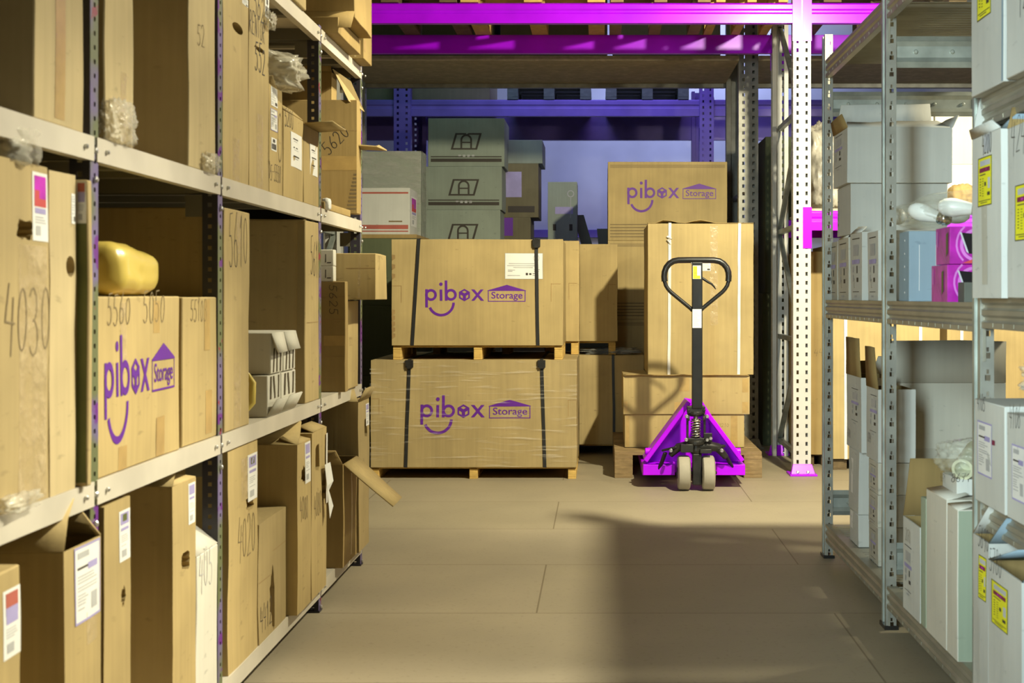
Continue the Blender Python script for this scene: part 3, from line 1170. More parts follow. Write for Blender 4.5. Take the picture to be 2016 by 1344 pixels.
# ================================================================== right shelving
GX, GXB = .86, 1.48
GPY = [1.90, 2.868, 3.812, 4.850]
GTOP = 2.0
rrack = thing('shelving_rack', 'galvanised boltless shelving with keyhole posts along the right side of the aisle', 'shelving', ((GX + GXB) / 2, 3.4, 0))
GW, GD = .030, .062
for i, y in enumerate(GPY):
    for x0, sgn in ((GX, 1), (GXB, -1)):
        mb = MB()
        hol = [(GW * .52, .016, .0062, .0065), (GW * .52, .030, .0028, .0050)]
        xa = x0 if sgn > 0 else x0 - GW
        perf_strip(mb, (xa, y, 0), (1, 0, 0), (0, 0, 1), GW, GTOP, .050, hol, 1)
        perf_strip(mb, (xa, y + GD, 0), (1, 0, 0), (0, 0, 1), GW, GTOP, .050, hol, 1)
        # folded aisle face: two raised flanges with a groove between
        for a, b, dx in ((0, .020, 0), (.020, .026, .006), (.026, .040, .006), (.040, .046, .006), (.046, GD, 0)):
            xx = x0 + sgn * dx
            mb.add([(xx, y + a, 0), (xx, y + b, 0), (xx, y + b, GTOP), (xx, y + a, GTOP)], [(0, 1, 2, 3)], 0)
        for a in (.020, .046):
            mb.add([(x0, y + a, 0), (x0 + sgn * .006, y + a, 0), (x0 + sgn * .006, y + a, GTOP), (x0, y + a, GTOP)], [(0, 1, 2, 3)], 0)
        mb.build('post', ['galv', 'galv_dark'], rrack, solid=.0018, fix=False)
        MB().box(xa - .006, xa + GW + .006, y - .006, y + GD + .006, 0, .012).build('foot', 'black', rrack)
    # end panels tying the front and back post
    for z0, z1 in ((1.688, 1.782), (.163, .258)):
        mb = MB()
        xL, xR = GX + GW, GXB - GW
        prof = [(0, z0), (.008, z0 + .016), (0, z0 + .03), (0, z1 - .03), (.008, z1 - .016), (0, z1)]
        for (a, za), (b, zb) in zip(prof, prof[1:]):
            mb.add([(xL, y + .012 - a, za), (xR, y + .012 - a, za), (xR, y + .012 - b, zb), (xL, y + .012 - b, zb)], [(0, 1, 2, 3)])
        for k in range(5):
            xx = xL + .06 + k * (xR - xL - .12) / 4
            bolt(mb, (xx, y + .0105, (z0 + z1) / 2), (0, -1, 0), .006)
        mb.build('end_panel', 'galv', rrack, solid=.002, fix=False)


def gbeam(y0, y1, z0, z1, x0, sgn, mat):
    """shelf beam with two rolled grooves, hooked on the posts at both ends"""
    mb = MB()
    h = z1 - z0
    prof = [(0, 0), (0, .18), (.006, .26), (.006, .36), (0, .44), (0, .60), (.006, .68), (.006, .78), (0, .86), (0, 1)]
    for (a, ta), (b, tb) in zip(prof, prof[1:]):
        mb.add([(x0 + sgn * a, y0, z0 + h * ta), (x0 + sgn * a, y1, z0 + h * ta), (x0 + sgn * b, y1, z0 + h * tb), (x0 + sgn * b, y0, z0 + h * tb)], [(0, 1, 2, 3)])
    mb.add([(x0, y0, z1), (x0, y1, z1), (x0 + sgn * .03, y1, z1), (x0 + sgn * .03, y0, z1)], [(0, 1, 2, 3)])
    mb.add([(x0, y0, z0), (x0, y1, z0), (x0 + sgn * .02, y1, z0), (x0 + sgn * .02, y0, z0)], [(0, 1, 2, 3)])
    n = int((y1 - y0) / .07)
    for k in range(n):                      # punched dimples
        yy = y0 + .05 + k * .07
        mb.box(x0 - .0012 if sgn > 0 else x0, x0 if sgn > 0 else x0 + .0012, yy, yy + .012, z0 + h * .05, z0 + h * .17)
    for yy in (y0 - .010, y1 - .004):       # hook plates
        mb.box(x0 + .004, x0 + .008, yy, yy + .014, z0 - .075, z1)
    return mb.build('beam', mat, rrack, solid=.002, fix=False)


def gdeck(y0, y1, z):
    mb = MB()
    n = int((y1 - y0) / .034)
    for k in range(n):
        ya, yb = y0 + (y1 - y0) * k / n, y0 + (y1 - y0) * (k + 1) / n
        c = ya + (yb - ya) * .62
        xs = (GX + .031, GXB - .031)
        mb.add([(xs[0], ya, z), (xs[1], ya, z), (xs[1], c, z), (xs[0], c, z)], [(0, 1, 2, 3)])
        mb.add([(xs[0], c, z), (xs[1], c, z), (xs[1], (c + yb) / 2, z - .012), (xs[0], (c + yb) / 2, z - .012)], [(0, 1, 2, 3)])
        mb.add([(xs[0], (c + yb) / 2, z - .012), (xs[1], (c + yb) / 2, z - .012), (xs[1], yb, z), (xs[0], yb, z)], [(0, 1, 2, 3)])
    mb.build('deck', 'galv_warm', rrack, solid=.0012, fix=False)


GLV = {0: [.115, .545, .995, 1.445], 1: [.130, .985, 1.90], 2: [.130, .985, 1.90]}
for i in range(3):
    y0, y1 = GPY[i] + GD, GPY[i + 1]
    for z in GLV[i]:
        gbeam(y0, y1, z - .066, z, GX + .002, 1, 'galv_warm')
        gbeam(y0, y1, z - .066, z, GXB - .002, -1, 'galv_warm')
        gdeck(y0 + .002, y1 - .002, z - .002)


# ================================================================== boxes on the left shelving
def left(label, u0, u1, z0, z1, x=LX, depth=.5, mat='card', cat='box', name='cardboard_box', y=None, **k):
    y0, y1 = y or (YS(u0, x), YS(u1, x))
    k.setdefault('bevel', .003)
    k.setdefault('amp', .0034)
    return Carton(name, label, (x - depth, x), (y0 + .001, y1 - .001), (z0 + .0005, z1), mat, cat, **k)


S1, S2, S3, S4 = LZ
# ---- third shelf, nearest bay
b = left('tall pale box at the top left corner with one brown tape strip', 68, 165, S3, 1.80, mat='card_pale')
b.tape('+X', (108, -50), (127, 238))
b = left('tall narrow box with clear plastic at its foot, right of the nearest dark post', 207, 262, S3, 1.80, mat='card_pale')
b.tape('+X', (236, 140), (247, 280), 'tape_clear')
o = blob('plastic_wad', 'bag', (LX - .004, 2.345, S3), (.045, .15, .095), 3, .16, 5, 3, parent=b.root, fold=.3, boxy=.5)
o['label'] = 'crumpled clear plastic'
b = left('tall box with a wide dark side against the second dark post, third shelf', 371, 424, S3, 1.80, mat='card_pale')
b.hand('+X', (388, 88), '52', .05, 'ink_soft', .05, narrow=.7)
b.tape('+X', (383, 330), (420, 345), 'tape_clear')
o = blob('plastic_wad', 'bag', (LX + .006, 2.88, S3), (.03, .10, .05), 5, .3, 4, 3, parent=b.root, fold=.3)

# ---- third shelf, second bay
b = left('tall smooth box with an oval hand hole, right of the second dark post', 439, 489, S3, 1.80)
b.handhole('+X', (456, 38), (477, 74))
b.tape('+X', (457, 270), (470, 372), 'tape_clear')
b.sticker('+X', (476, -8), (488, 16), 'white')
b = left('tall box with handwriting above a torn round hand hole, beside the oval holed box', 490, 529, S3, 1.80)
b.handhole('+X', (501, 86), (519, 110), .35)
b.hand('+X', (499, 32), '5623', .075, narrow=.62)
b.hand('+X', (490, 62), 'RENTOR', .055, narrow=.62)
b.hand('+X', (501, 138), '552', .075, narrow=.6)
b.patch('+X', (505, 222), (517, 382), 'tape_clear')
b.sticker('+X', (521, -30), (529, 38), 'barcode')
o = blob('plastic_wad', 'bag', (LX + .008, 3.395, 1.715), (.03, .07, .05), 8, .3, 4, 3, parent=b.root, fold=.3)
b = left('slim box with three small white labels above a marker number, third shelf', 530.5, 557, S3, 1.575, depth=.22, mat='card_b')
b.sticker('+X', (534, 168), (547, 214), 'white')
b.sticker('+X', (533, 212), (546, 262), 'form')
b.sticker('+X', (534, 270), (544, 300), 'barcode')
b.hand('+X', (529, 352), '05-5550', .045, narrow=.55)
b.art('+X', hand_art('0', .15, .03, 3), *b.px('+X', 546, 320), .6, 1, 'ink_soft', 'handwriting')
b.flap('-X', .12, 80)
b = left('box marked 5200 with a tall white paper of three lines', 558, 597, S3, 1.525, depth=.22, mat='card_b')
b.sticker('+X', (571, 258), (593, 336), 'plain')
b.hand('+X', (560, 246), '5200', .055, narrow=.6)
b.flap('+X', .075, 128, .05, .95, curl=.6)
b.flap('-Y', .10, 60)
o = blob('plastic_wad', 'bag', (-1.0, 3.70, 1.525), (.12, .16, .06), 12, .3, 4, 3, parent=b.root, fold=.35)
b = left('box with a slim white paper and outward flap, left of the third dark post', 598, 628, S3, 1.520, depth=.22, mat='card_b')
b.sticker('+X', (609, 282), (624, 349), 'plain')
b.flap('+X', .085, 4, 0, 1, taper=.0)
b = Carton('cardboard_box', 'open box at the back of the third shelf with one lid flap standing up', (-1.42, -1.16), (3.50, 3.98), (S3 + .0005, 1.66), 'card_c', open_top=True)
b.flap('+X', .17, 100, .0, .5)
b.flap('-Y', .12, 95)
b.flap('+X', .20, 55, .55, 1.0)
tag(blob('plastic_bag', 'bag', (-.945, 3.545, 1.578), (.24, .25, .110), 21, .30, 5, 1.8, fold=.16), 'crumpled clear plastic bag lying on the slim box on the third shelf', 'plastic bag')

# ---- third shelf, far bay
b = Carton('cardboard_box', 'flat brown box marked 5620 in slanting figures, right of the third dark post', (-1.20, -.866), (4.53, 4.605), (S3 + .015, 1.700), 'card_c')
b.hand('-Y', (648, 306), '5620', .046, rot=.80, narrow=.8, w=.07)
b.bars('-Y', [(.296 + i * .0028, .014 + i * .0135, .331, .0205 + i * .0135) for i in range(10)], 'ink_soft', 'printed_stripes')
b.crease('-Y', 634, 704, 258)
b.patch('-Y', (634, 307), (704, 335), 'tape')
mb = MB()
q = [(655, 136, 4.48), (690, 160, 4.53), (717, 220, 4.60), (686, 199, 4.52)]
mb.add([Vector((PX(u, y), y, PZ(v, y))) - b.base for u, v, y in q], [(0, 1, 2, 3)])
b.child(mb, 'flap', ['card'], solid=.004)
mb = MB()
q = [(-.868, 4.55, 1.542), (-.868, 4.60, 1.532), (-.80, 4.60, 1.546), (-.770, 4.59, 1.527), (-.80, 4.56, 1.538)]
mb.add([Vector(p) - b.base for p in q], [(0, 1, 2, 3, 4)])
b.child(mb, 'torn_flap', ['card'], solid=.004)
b = Carton('cardboard_box', 'open box standing behind the flat brown box at the far end of the third shelf', (-1.42, -.975), (4.615, 4.705), (S3 + .0005, 1.815), 'card_c', open_top=True)
b.flap('-Y', .10, 92)
b = Carton('cardboard_box', 'low torn box under the flat brown box on the third shelf end', (-1.10, -.885), (4.08, 4.50), (S3 + .0005, 1.305), 'card_c', step=.05)
tag(blob('foam_roll', 'paper', (-.885, 4.11, S3), (.03, .05, .042), 31, .05), 'small rounded white foam piece at the edge of the third shelf', 'foam')

# ---- top shelf
b = left('box on the top shelf of which only the bottom edge is seen', 540, 603, S4, 2.2, x=-.876, mat='card')
b = Carton('cardboard_box', 'crumpled box with frayed bottom flaps sticking out over the top shelf edge', (-1.2, -.80), (4.12, 4.46), (S4 + .055, 2.25), 'card_c', amp=.008)
b.flap('-Y', .06, -70, 0, 1, z=.02, taper=.01)
b = Carton('cardboard_box', 'shallow tray carrying the crumpled box on the top shelf', (-1.18, -.845), (4.10, 4.48), (S4 + .0005, 1.903), 'card_c')
b = Carton('cardboard_box', 'tall box at the far end of the top shelf with a bright narrow front', (-1.25, -.845), (4.54, 4.70), (S4 + .0005, 2.35), 'card_c')
b.patch('-Y', (697, 60), (701, 112), 'card_pale', 'torn_strip')
b.patch('+X', (716, 78), (719, 104), 'card_edge', 'torn_strip')

# ---- second shelf, nearest bay
b = left('large box marked 4030 with a magenta picture label, second shelf, left edge', -80, 95, S2, 1.208, mat='card')
b.hand('+X', (5, 700), '4030', .105, 'ink_soft', .035, narrow=.52)
b.sticker('+X', (63, 336), (97, 476), 'photo')
b.handhole('+X', (33, 430), (63, 472), .2, shape='rect')
b.patch('+X', (35, 480), (90, 1000), 'tape_clear')
o = blob('plastic_wad', 'bag', (-.92, 1.965, 1.20), (.09, .14, .075), 41, .22, 4, 2.4, parent=b.root, fold=.3)
o['label'] = 'clear plastic bulging out of the lid'
o = blob('plastic_wad', 'bag', (LX + .008, 1.93, S2), (.03, .12, .03), 42, .25, 4, 2.4, parent=b.root, fold=.3)
b = left('narrow box with a round hole, between the 4030 box and a board sheet', 96.5, 148, S2, 1.205, mat='card_pale', amp=.004)
b.handhole('+X', (127, 503), (146, 546))
b.sticker('+X', (139, 380), (147, 440), 'white')
b = left('thin folded board sheet with a glossy label, left of the nearest dark post', 150, 178, S2, 1.198, x=-.872, depth=.5, y=(2.163, 2.183), mat='card', name='cardboard_sheet', cat='cardboard sheet', amp=.003)
b.sticker('-Y', (151, 344), (171, 440), 'photo_red')
b.patch('-Y', (151, 440), (171, 950), 'olive', 'shaded_face')  # camera side painted dark olive to stand for its shade

# ---- second shelf, second bay
b = left('box with a purple printed logo and smile on the left shelving', 191, 354, S2, 1.000, mat='card_b', bulge=.003)
s, t = b.px('+X', 206, 775)
b.logo('+X', s, .140, .375, 1.50)
b.tape('+X', (238, 595), (249, 720), 'tape_clear')
b.tape('+X', (300, 592), (313, 655))
b.tape('+X', (307, 822), (324, 892))
b.tape('+X', (233, 880), (250, 925))
b.hand('+X', (211, 640), '5560', .055, 'ink_soft', .05, narrow=.7)
b.hand('+X', (280, 637), '5050', .06, 'ink_soft', .05, narrow=.7)
b = left('plain box marked 55103 standing right of the logo box on the left shelving', 359, 434, S2, .998, x=-.893, mat='card_b')
b.hand('+X', (374, 632), '55103', .05, 'ink_soft', .05, narrow=.62)
b.tape('+X', (402, 590), (413, 688), skew=0)
b.tape('+X', (404, 768), (416, 850))
b.flap('-X', .2, 150)
par = thing('wrapped_parcel', 'bulky parcel in shiny yellow film lying on the logo box', 'parcel', (-1.11, 2.51, 1.002))
soft_box('film_cover', 'yellow_film', (-1.32, -.905), (2.39, 2.635), (1.002, 1.100), .034, 5, .008, .16, parent=par)
b = left('tall box marked 5610 with taped lid, right of the second dark post', 441, 491, S2, 1.211, mat='card')
b.hand('+X', (451, 522), '5610', .125, 'ink', .022, narrow=.42)
b.tape('+X', (466, 412), (473, 500), 'tape_clear')
b.tape('+X', (460, 715), (474, 840), 'tape_clear')
b = left('very tall box marked 5615 with a folded edge, left of the third dark post', 601, 632, S2, 1.231, mat='card')
b.hand('+X', (611, 543), '5615', .115, 'ink', .03, narrow=.42)
b.patch('-Y', (586, 440), (600, 800), 'card', 'folded_edge', .006)
b.crease('+X', 604, 631, 636)
b.flap('-Y', .10, 178)
# four white cartons with torn ends
n = 0
for (z0, z1, ua, ub, kind) in ((S2, .788, 527, 553, 0), (S2, .788, 554, 582, 0), (.7895, .902, 533, 557, 1), (.7895, .902, 558, 581, 1)):
    lab = ['white torn carton in the lower layer nearest the camera, left shelving', 'white torn carton in the lower layer away from the camera, left shelving',
           'white torn carton on top of the stack nearest the camera, left shelving', 'white torn carton with dotted lid on top of the stack, farther one'][n]
    b = left(lab, ua, ub, z0, z1, x=-.888 + (.004 if kind else 0), depth=.34, mat='white_warm', name='white_carton', group='white torn cartons on the second shelf', amp=.001)
    L, H = b.d, b.h
    if kind:
        b.flap('+X', .055, -74, .0, 1.0, taper=.006, z=H)
    else:
        b.flap('+X', .050, 62, .0, .95, taper=.012, z=.004)
    mb = MB()
    for k in range(3):
        s = L * (.14 + .29 * k)
        lo, hi = (H * .04, H * .62) if kind else (H * .42, H * .96)
        b.grid(mb, '+X', s, lo, s + L * .10, hi, 0, .0010, skew=L * .05 * (-1) ** k)
    b.child(mb, 'torn_slot', ['slot'])
    n += 1
tag(MB().tube([(-.930, 3.285, S2 + .018), (-.905, 3.300, S2 + .05), (-.903, 3.302, S2 + .10), (-.915, 3.30, S2 + .125)], [.010, .011, .009, .004], 12).build('yellow_bottle', 'yellow_film', base=(-.92, 3.295, S2), smooth=60), 'sliver of a yellow plastic bottle beside the white torn cartons', 'bottle')

# ---- second shelf, far bay
b = Carton('cardboard_box', 'brown banded box marked 5625 in figures running downwards', (-1.2, -.862), (4.30, 4.345), (S2 + .0005, 1.050), 'card_c')
b.hand('-Y', (649, 560), '5625', .028, 'ink', .07, rot=-PI / 2, narrow=1.25)
for v0, v1 in ((583, 585), (627, 629), (660, 680), (700, 702), (742, 744)):
    b.patch('-Y', (637, v0), (680, v1), 'tape' if v1 - v0 > 5 else 'card_edge', 'tape' if v1 - v0 > 5 else 'crease')
b = Carton('cardboard_box', 'slim box with a bright front standing behind the banded box, beside the last post', (-1.2, -.876), (4.40, 4.60), (S2 + .0005, .985), 'card_b')
b.hand('+X', (687, 680), '1212', .03, 'ink_soft', .05, narrow=.6)
b = Carton('cardboard_box', 'crumpled box sticking out over the aisle, resting on the slim box', (-1.02, -.778), (4.41, 4.64), (.988, 1.150), 'card_b', amp=.006, bulge=-.004)
b.patch('-Y', (704, 498), (709, 586), 'tape_clear')
b.crease('-Y', 680, 738, 528)
b.hand('+X', (745, 530), '505', .05, 'ink_soft', .05, narrow=.5)
for z0, z1, lab in ((1.0505, 1.102, 'lower of two little white boxes on the banded box'), (1.1025, 1.158, 'upper of two little white boxes on the banded box')):
    b = Carton('white_carton', lab, (-1.03, -.902), (4.300, 4.343), (z0, z1), 'white_warm', group='little white boxes on the banded box', amp=.0005)
    b.bars('-Y', [(.100, .012, .103, .040), (.106, .010, .120, .013)], 'ink', 'print')

# ---- bottom shelf
b = left('box with a red picture label at the lower left corner of the photo', -60, 40, S1, .590, mat='card_b')
b.sticker('+X', (4, 1165), (41, 1280), 'photo_red')
b = left('open box with a lifted lid flap and a large printed form, lower left', 126, 199, S1, .585, x=-.868, mat='card_b', depth=.52, open_top=True)
b.sticker('+X', (146, 1062), (196, 1202), 'form')
b.tape('+X', (168, 1205), (190, 1255), 'tape_clear')
b.flap('-Y', .125, 128, curl=.2)
b.flap('+Y', .05, 120)
b = left('narrow box with a strip label and ragged slit, right of the form box', 204, 257, S1, .622, mat='card_b')
b.sticker('+X', (234, 1008), (256, 1096), 'strip')
b.handhole('+X', (237, 1157), (246, 1194), .4)
b = left('tall box with a square hand hole and a wide dark side, bottom shelf', 339, 385, S1, .603, mat='card_b')
b.sticker('+X', (370, 952), (383, 1026), 'strip')
b.handhole('+X', (356, 1090), (372, 1118), .12, shape='rect')
b.flap('-Y', .12, 150)
b.flap('+X', .05, 168)
b = left('white box with a loose lid on the bottom shelf, beside the second post', 386, 431, S1, .425, mat='white_warm')
b.hand('+X', (390, 1165), '405', .085, 'grey_ink', .04, narrow=.55)
b.flap('-Y', .11, 35)
b.flap('+X', .09, 140)
b = left('box marked 4020 with a torn front and a strip label, bottom shelf', 449, 507, S1, .626, mat='card_b', amp=.004)
b.sticker('+X', (487, 897), (506, 978), 'strip')
b.hand('+X', (466, 1106), '4020', .105, 'ink_soft', .035, narrow=.52)
b.tape('+X', (474, 905), (489, 980), 'tape_clear')
b.handhole('+X', (483, 978), (499, 1004), .4, .03)
b.flap('+X', .05, 165)
b = left('low box with a torn dark slit and a marker number, bottom shelf', 508.5, 563, S1, .404, mat='card', amp=.004)
b.hand('+X', (512, 1245), '4412', .07, 'ink', .05, narrow=.55)
b.handhole('+X', (531, 1115), (541, 1260), .35, .05)
b.crease('+X', 510, 532, 1150)
b.crease('+X', 536, 563, 1085)
b = left('tall box with crushed lid, a label above a small hole, left of its torn twin', 585, 612, S1, .575, x=-.862, mat='card_b', depth=.5)
b.sticker('+X', (600, 872), (611, 946), 'strip')
b.handhole('+X', (593, 918), (604, 948), .3)
b.hand('+X', (590, 1028), '4080', .07, 'ink_soft', .05, narrow=.45)
b.flap('-Y', .14, 168, curl=-.2)
b.flap('+X', .06, 165)
b = left('tall box with a dark slot and white torn paper, bottom shelf', 613, 643, S1, .590, x=-.862, mat='card_b', depth=.5)
b.handhole('+X', (621, 877), (629, 925), .15, shape='rect')
b.handhole('+X', (633, 930), (642, 985), .3)
b.hand('+X', (618, 1020), '4080', .07, 'ink_soft', .05, narrow=.45)
b.flap('+X', .09, 150, .1, .95, curl=.5)
s0, t0 = b.px('+X', 632, 915)
mb = MB()
mb.add([b.pt('+X', s0 + a * .07, t0 - c * .17, .012 + e) for a, c, e in ((0, 0, 0), (.9, .0, .004), (1, .35, .012), (.55, .5, .004), (.8, .8, .014), (.3, 1, .01), (.15, .4, .004))], [(0, 1, 2, 3, 6), (6, 3, 4, 5)])
b.child(mb, 'torn_paper', ['paper'], solid=.001)
mb = MB()
b.grid(mb, '+X', b.d - .020, b.h * .52, b.d - .001, b.h * .96, 0, .004)
b.child(mb, 'label_sticker', ['paper'])
b = left('open box on the bottom shelf with a long flap folded out over the aisle', 672, 706, S1, .436, x=-.86, y=(4.25, 4.49), mat='card_c', open_top=True)
b.flap('+X', .215, -42, .05, .97, mat='card_b', taper=.02, name='flap', label='long flap folded out')
b.flap('-Y', .06, 60)
b.patch('+X', (690, 930), (692, 1090), 'tape', 'tape')
b = left('tall box with a black hand slot at the far end of the bottom shelf', 706, 726, S1, .625, x=-.855, y=(4.50, 4.705), mat='card')
b.handhole('+X', (717, 825), (722, 858), .1, shape='rect')
b.sticker('+X', (720, 795), (726, 835), 'strip')
b.flap('+X', .05, 60, 0, 1)
b.flap('-Y', .05, 130)


# ================================================================== boxes on the right shelving
def right(label, ua, ub, z0, z1, x=.875, depth=.36, mat='white', cat='box', name='white_carton', **k):
    """ua (far edge) < ub (near edge) in the photo"""
    y0, y1 = YS(ub, x), YS(ua, x)
    return Carton(name, label, (x, x + depth), (y0 + .001, y1 - .001), (z0 + .0005, z1), mat, cat, **k)


G1, GM, GB = .130, .985, .115
# ---- middle level, far bay: four narrow upright cartons with printed spines
grp = 'narrow white cartons on the middle shelf'
for ua, ub, zt, lab in ((1633, 1648.5, 1.205, 'narrow white carton at the far end of the row on the middle right shelf'),
                        (1649.5, 1671, 1.210, 'second narrow white carton from the far end of the row, under the white stack'),
                        (1675, 1697, 1.218, 'narrow white carton left of the gap beside the middle galvanised post'),
                        (1708, 1729, 1.210, 'narrow white carton right beside the middle galvanised post')):
    b = right(lab, ua, ub, GM, zt, x=.885, depth=.45, mat='grey_card' if ua < 1660 else 'white', group=grp, amp=.003)
    b.sticker_m('-X', b.d * .12, b.h * .05, b.d * .88, b.h * .97, 'spine', 'printed_spine')
    b.hand('-X', (ua + 6, 566), '12', .03, 'ink_soft', .06, narrow=.6)
    if ua in (1649.5, 1675):
        b.flap('-X', .03, 140, .1, .9)
b = Carton('white_carton', 'wide white carton under the open one, stacked on the narrow cartons', (.883, 1.225), (4.475, 4.72), (1.2195, 1.398), 'white')
b.sticker('-X', (1638, 398), (1652, 462), 'spine', 'printed_spine')
b.hand('-X', (1637, 470), '02', .03, 'ink_soft', .06, narrow=.7)
b = Carton('white_carton', 'wide white carton with raised lid flaps on top of the white stack', (.868, 1.235), (4.455, 4.715), (1.3985, 1.592), 'white', open_top=True)
b.sticker('-X', (1643, 268), (1660, 330), 'spine', 'printed_spine')
b.flap('+Y', .12, 110)
b.flap('-Y', .11, 162, .0, .98)
b.flap('-X', .05, 70, mat='card_in')
b.flap('+X', .05, 60)
# ---- middle level: bag of bulbs, blue carton, clock boxes
bag = thing('lamp_bag', 'see-through bag of white lamp bulbs lying across the blue carton and narrow boxes', 'bag of bulbs', (1.02, 3.72, 1.187))
o = blob('bag_film', 'bag_milky', (1.047, 3.70, 1.2105), (.31, .84, .09), 61, .12, 5, 2.0, parent=bag, fold=.10)
for (x, y, z), (dx, dy, dz), big in (((.918, 3.60, 1.236), (.80, -.52, -.30), 1), ((.962, 3.44, 1.240), (.93, -.35, -.10), 1), ((.935, 3.98, 1.250), (.2, .95, .1), 1), ((1.05, 3.76, 1.240), (-.8, .6, 0), 1), ((1.10, 3.55, 1.240), (.5, .8, 0), 0)):
    q = Vector((dx, dy, dz)).to_track_quat('Z', 'Y').to_matrix()
    mb = MB()
    mb.lathe([(.004, -.046), (.014, -.042), (.022, -.030), (.0255, -.014), (.0255, 0), (.021, .022), (.016, .045)], (x, y, z), q, 18)
    u = mb.build('bulb', 'bulb_white', bag, smooth=50)
    mb = MB()
    mb.lathe([(.017, .045), (.019, .052), (.0165, .056), (.019, .062), (.0165, .067), (.018, .073), (.012, .080), (.005, .083)], (x, y, z), q, 16)
    mb.build('screw_cap', 'chrome', bag, smooth=40).parent = u
b = Carton('blue_carton', 'tall pale blue carton standing between the middle post and the magenta boxes', (.872, 1.02), (3.585, 3.70), (GM + .0005, 1.184), 'blue_card', step=.06)
for s in (.028, .075):
    b.bars('-Y', [(s, .03, s + .0015, .16)], 'paper', 'crease')
mb = MB()
for k in range(5):
    p = b.pt('-X', .075, .025 + k * .037, .002)
    mb.lathe([(.003, 0), (.003, .001)], p, 'X', 8)
b.child(mb, 'rivets', ['paper'])
for i, (z0, lab) in enumerate(((GM, 'lower of two magenta clock radio boxes'), (1.0795, 'upper of two magenta clock radio boxes'))):
    b = Carton('clock_box', lab, (.862 + .006 * (i == 1), 1.00), (3.15, 3.30 - .02 * i), (z0 + .0005, z0 + .0935), 'box_pink', 'product box', group='magenta clock radio boxes', amp=.0004, bulge=.0003, bevel=.001)
    # printed picture: swirls, a dark clock and a stand
    p = P2()
    p.ring(.066, .047, .041, .033, 60, 300)
    p.ring(.074, .049, .060, .055, 130, 225)
    b.art('-Y', p, 0, 0, 1, 1, 'swirl', 'printed_swirl', .0012)
    p = P2()
    p.poly([(.030, .002), (.130, .002), (.130, .030), (.085, .022)])
    b.art('-Y', p, 0, 0, 1, 1, 'red', 'printed_band', .0014)
    p = P2()
    p.poly([(.028, .078), (.128, .068), (.128, .020), (.046, .026)])
    ck = b.art('-Y', p, 0, 0, 1, 1, 'screen', 'clock_picture', .0018)
    p = P2()
    p.poly([(.024, .079), (.029, .078), (.047, .026), (.041, .030)])
    b.art('-Y', p, 0, 0, 1, 1, 'silver', 'clock_side_picture', .0020)
    p = P2()
    for k, ch in enumerate('1620'):
        for st in STROKES[ch]:
            p.path([(.060 + k * .011 + a * .011, .044 - k * .0005 + c * .014) for a, c in st], .0012)
    p.disc(.083, .047, .001)
    b.art('-Y', p, 0, 0, 1, 1, 'silver', 'clock_digits', .0024)
    p = P2()
    p.poly([(.10, .075), (.118, .080), (.118, .028), (.10, .018)])
    b.art('-X', p, -.0, 0, 1, 1, 'olive', 'side_print', .0012)
    p = P2()
    p.line((.06, .040), (.10, .006), .001)
    p.line((.02, .085), (.02, .045), .008)
    b.art('-X', p, 0, 0, 1, 1, 'swirl', 'side_print', .0014)
tag(MB().box(.881, .945, 3.07, 3.125, GM + .0005, GM + .049).build('grey_box', 'grey_box', base=(.913, 3.097, GM), bevel=.0015), 'small dark grey box in front of the magenta clock boxes', 'box')

# ---- nearest bay
NX = .838


def near(label, ua, ub, z0, z1, **k):
    return right(label, ua, ub, z0, z1, x=k.pop('x', NX), depth=k.pop('depth', .42), **k)


b = near('white carton on the upper near shelf with a cut off yellow label, top right corner', 1913, 1976, 1.4455, 1.95, mat='white')
b.sticker('-X', (1926, -70), (1953, 25), 'yellow')
b.patch('-X', (1972, -100), (1975.5, 160), 'blue_card', 'cool_lit_edge')  # bluish strip painting the cool light on the carton's near side
b = near('white carton on the upper near shelf at the right edge of the photo', 1981, 2060, 1.4455, 1.95, mat='white')
b.hand('-X', (2004, 30), '4240', .08, 'ink', .04, narrow=.6)
b = near('open white carton marked 4200 with a yellow label on the near middle shelf', 1914, 1971, .9955, 1.352, mat='white', open_top=True)
b.sticker('-X', (1927, 313), (1954, 402), 'yellow')
b.hand('-X', (1935, 306), '4200', .045, 'ink', .07, narrow=.5)
b.patch('-X', (1938, 262), (1950, 295), 'silver', 'clear_tape_strip')
b.patch('-X', (1934, 405), (1945, 560), 'grey_card', 'clear_tape_strip')
b.flap('+Y', .10, 80)
b.flap('-X', .02, 60)
b.flap('+X', .12, 95)
b.flap('-Y', .05, 25, mat='blue_card')
b = near('white carton marked 4240 with a yellow label, at the right edge', 1983, 2080, .9955, 1.345, mat='white')
b.sticker('-X', (2000, 366), (2036, 470), 'yellow')
b.hand('-X', (1991, 306), '4240', .075, 'ink', .035, narrow=.55)
b.flap('+Y', .05, 60, mat='card_in')
b = near('white carton marked 4105 with a grey and purple printed form, lower near shelf', 1919, 1978, .5455, .772, mat='white')
b.sticker_m('-X', b.d * .12, b.h * .28, b.d * .62, b.h * .80, 'form', 'printed_form')
b.hand('-X', (1925, 806), '4105', .035, 'ink', .07, narrow=.55)
b.patch('-X', (1954, 865), (1960, 877), 'wine', 'red_mark')
b = near('white carton marked 4106 at the right edge, its print in purple, lower near shelf', 1982, 2060, .5455, .762, mat='white')
b.sticker_m('-X', b.d * .15, b.h * .20, b.d * .50, b.h * .72, 'form', 'printed_form')
b.hand('-X', (1988, 838), '4106', .045, 'ink', .05, narrow=.5)
bag = tag(blob('plastic_bag', 'bag', (1.02, 2.66, .775), (.26, .22, .10), 71, .2, 5, 2.0, fold=.2), 'clear plastic bag lying on the cartons marked 4105 and 4106', 'plastic bag')
mb = MB()
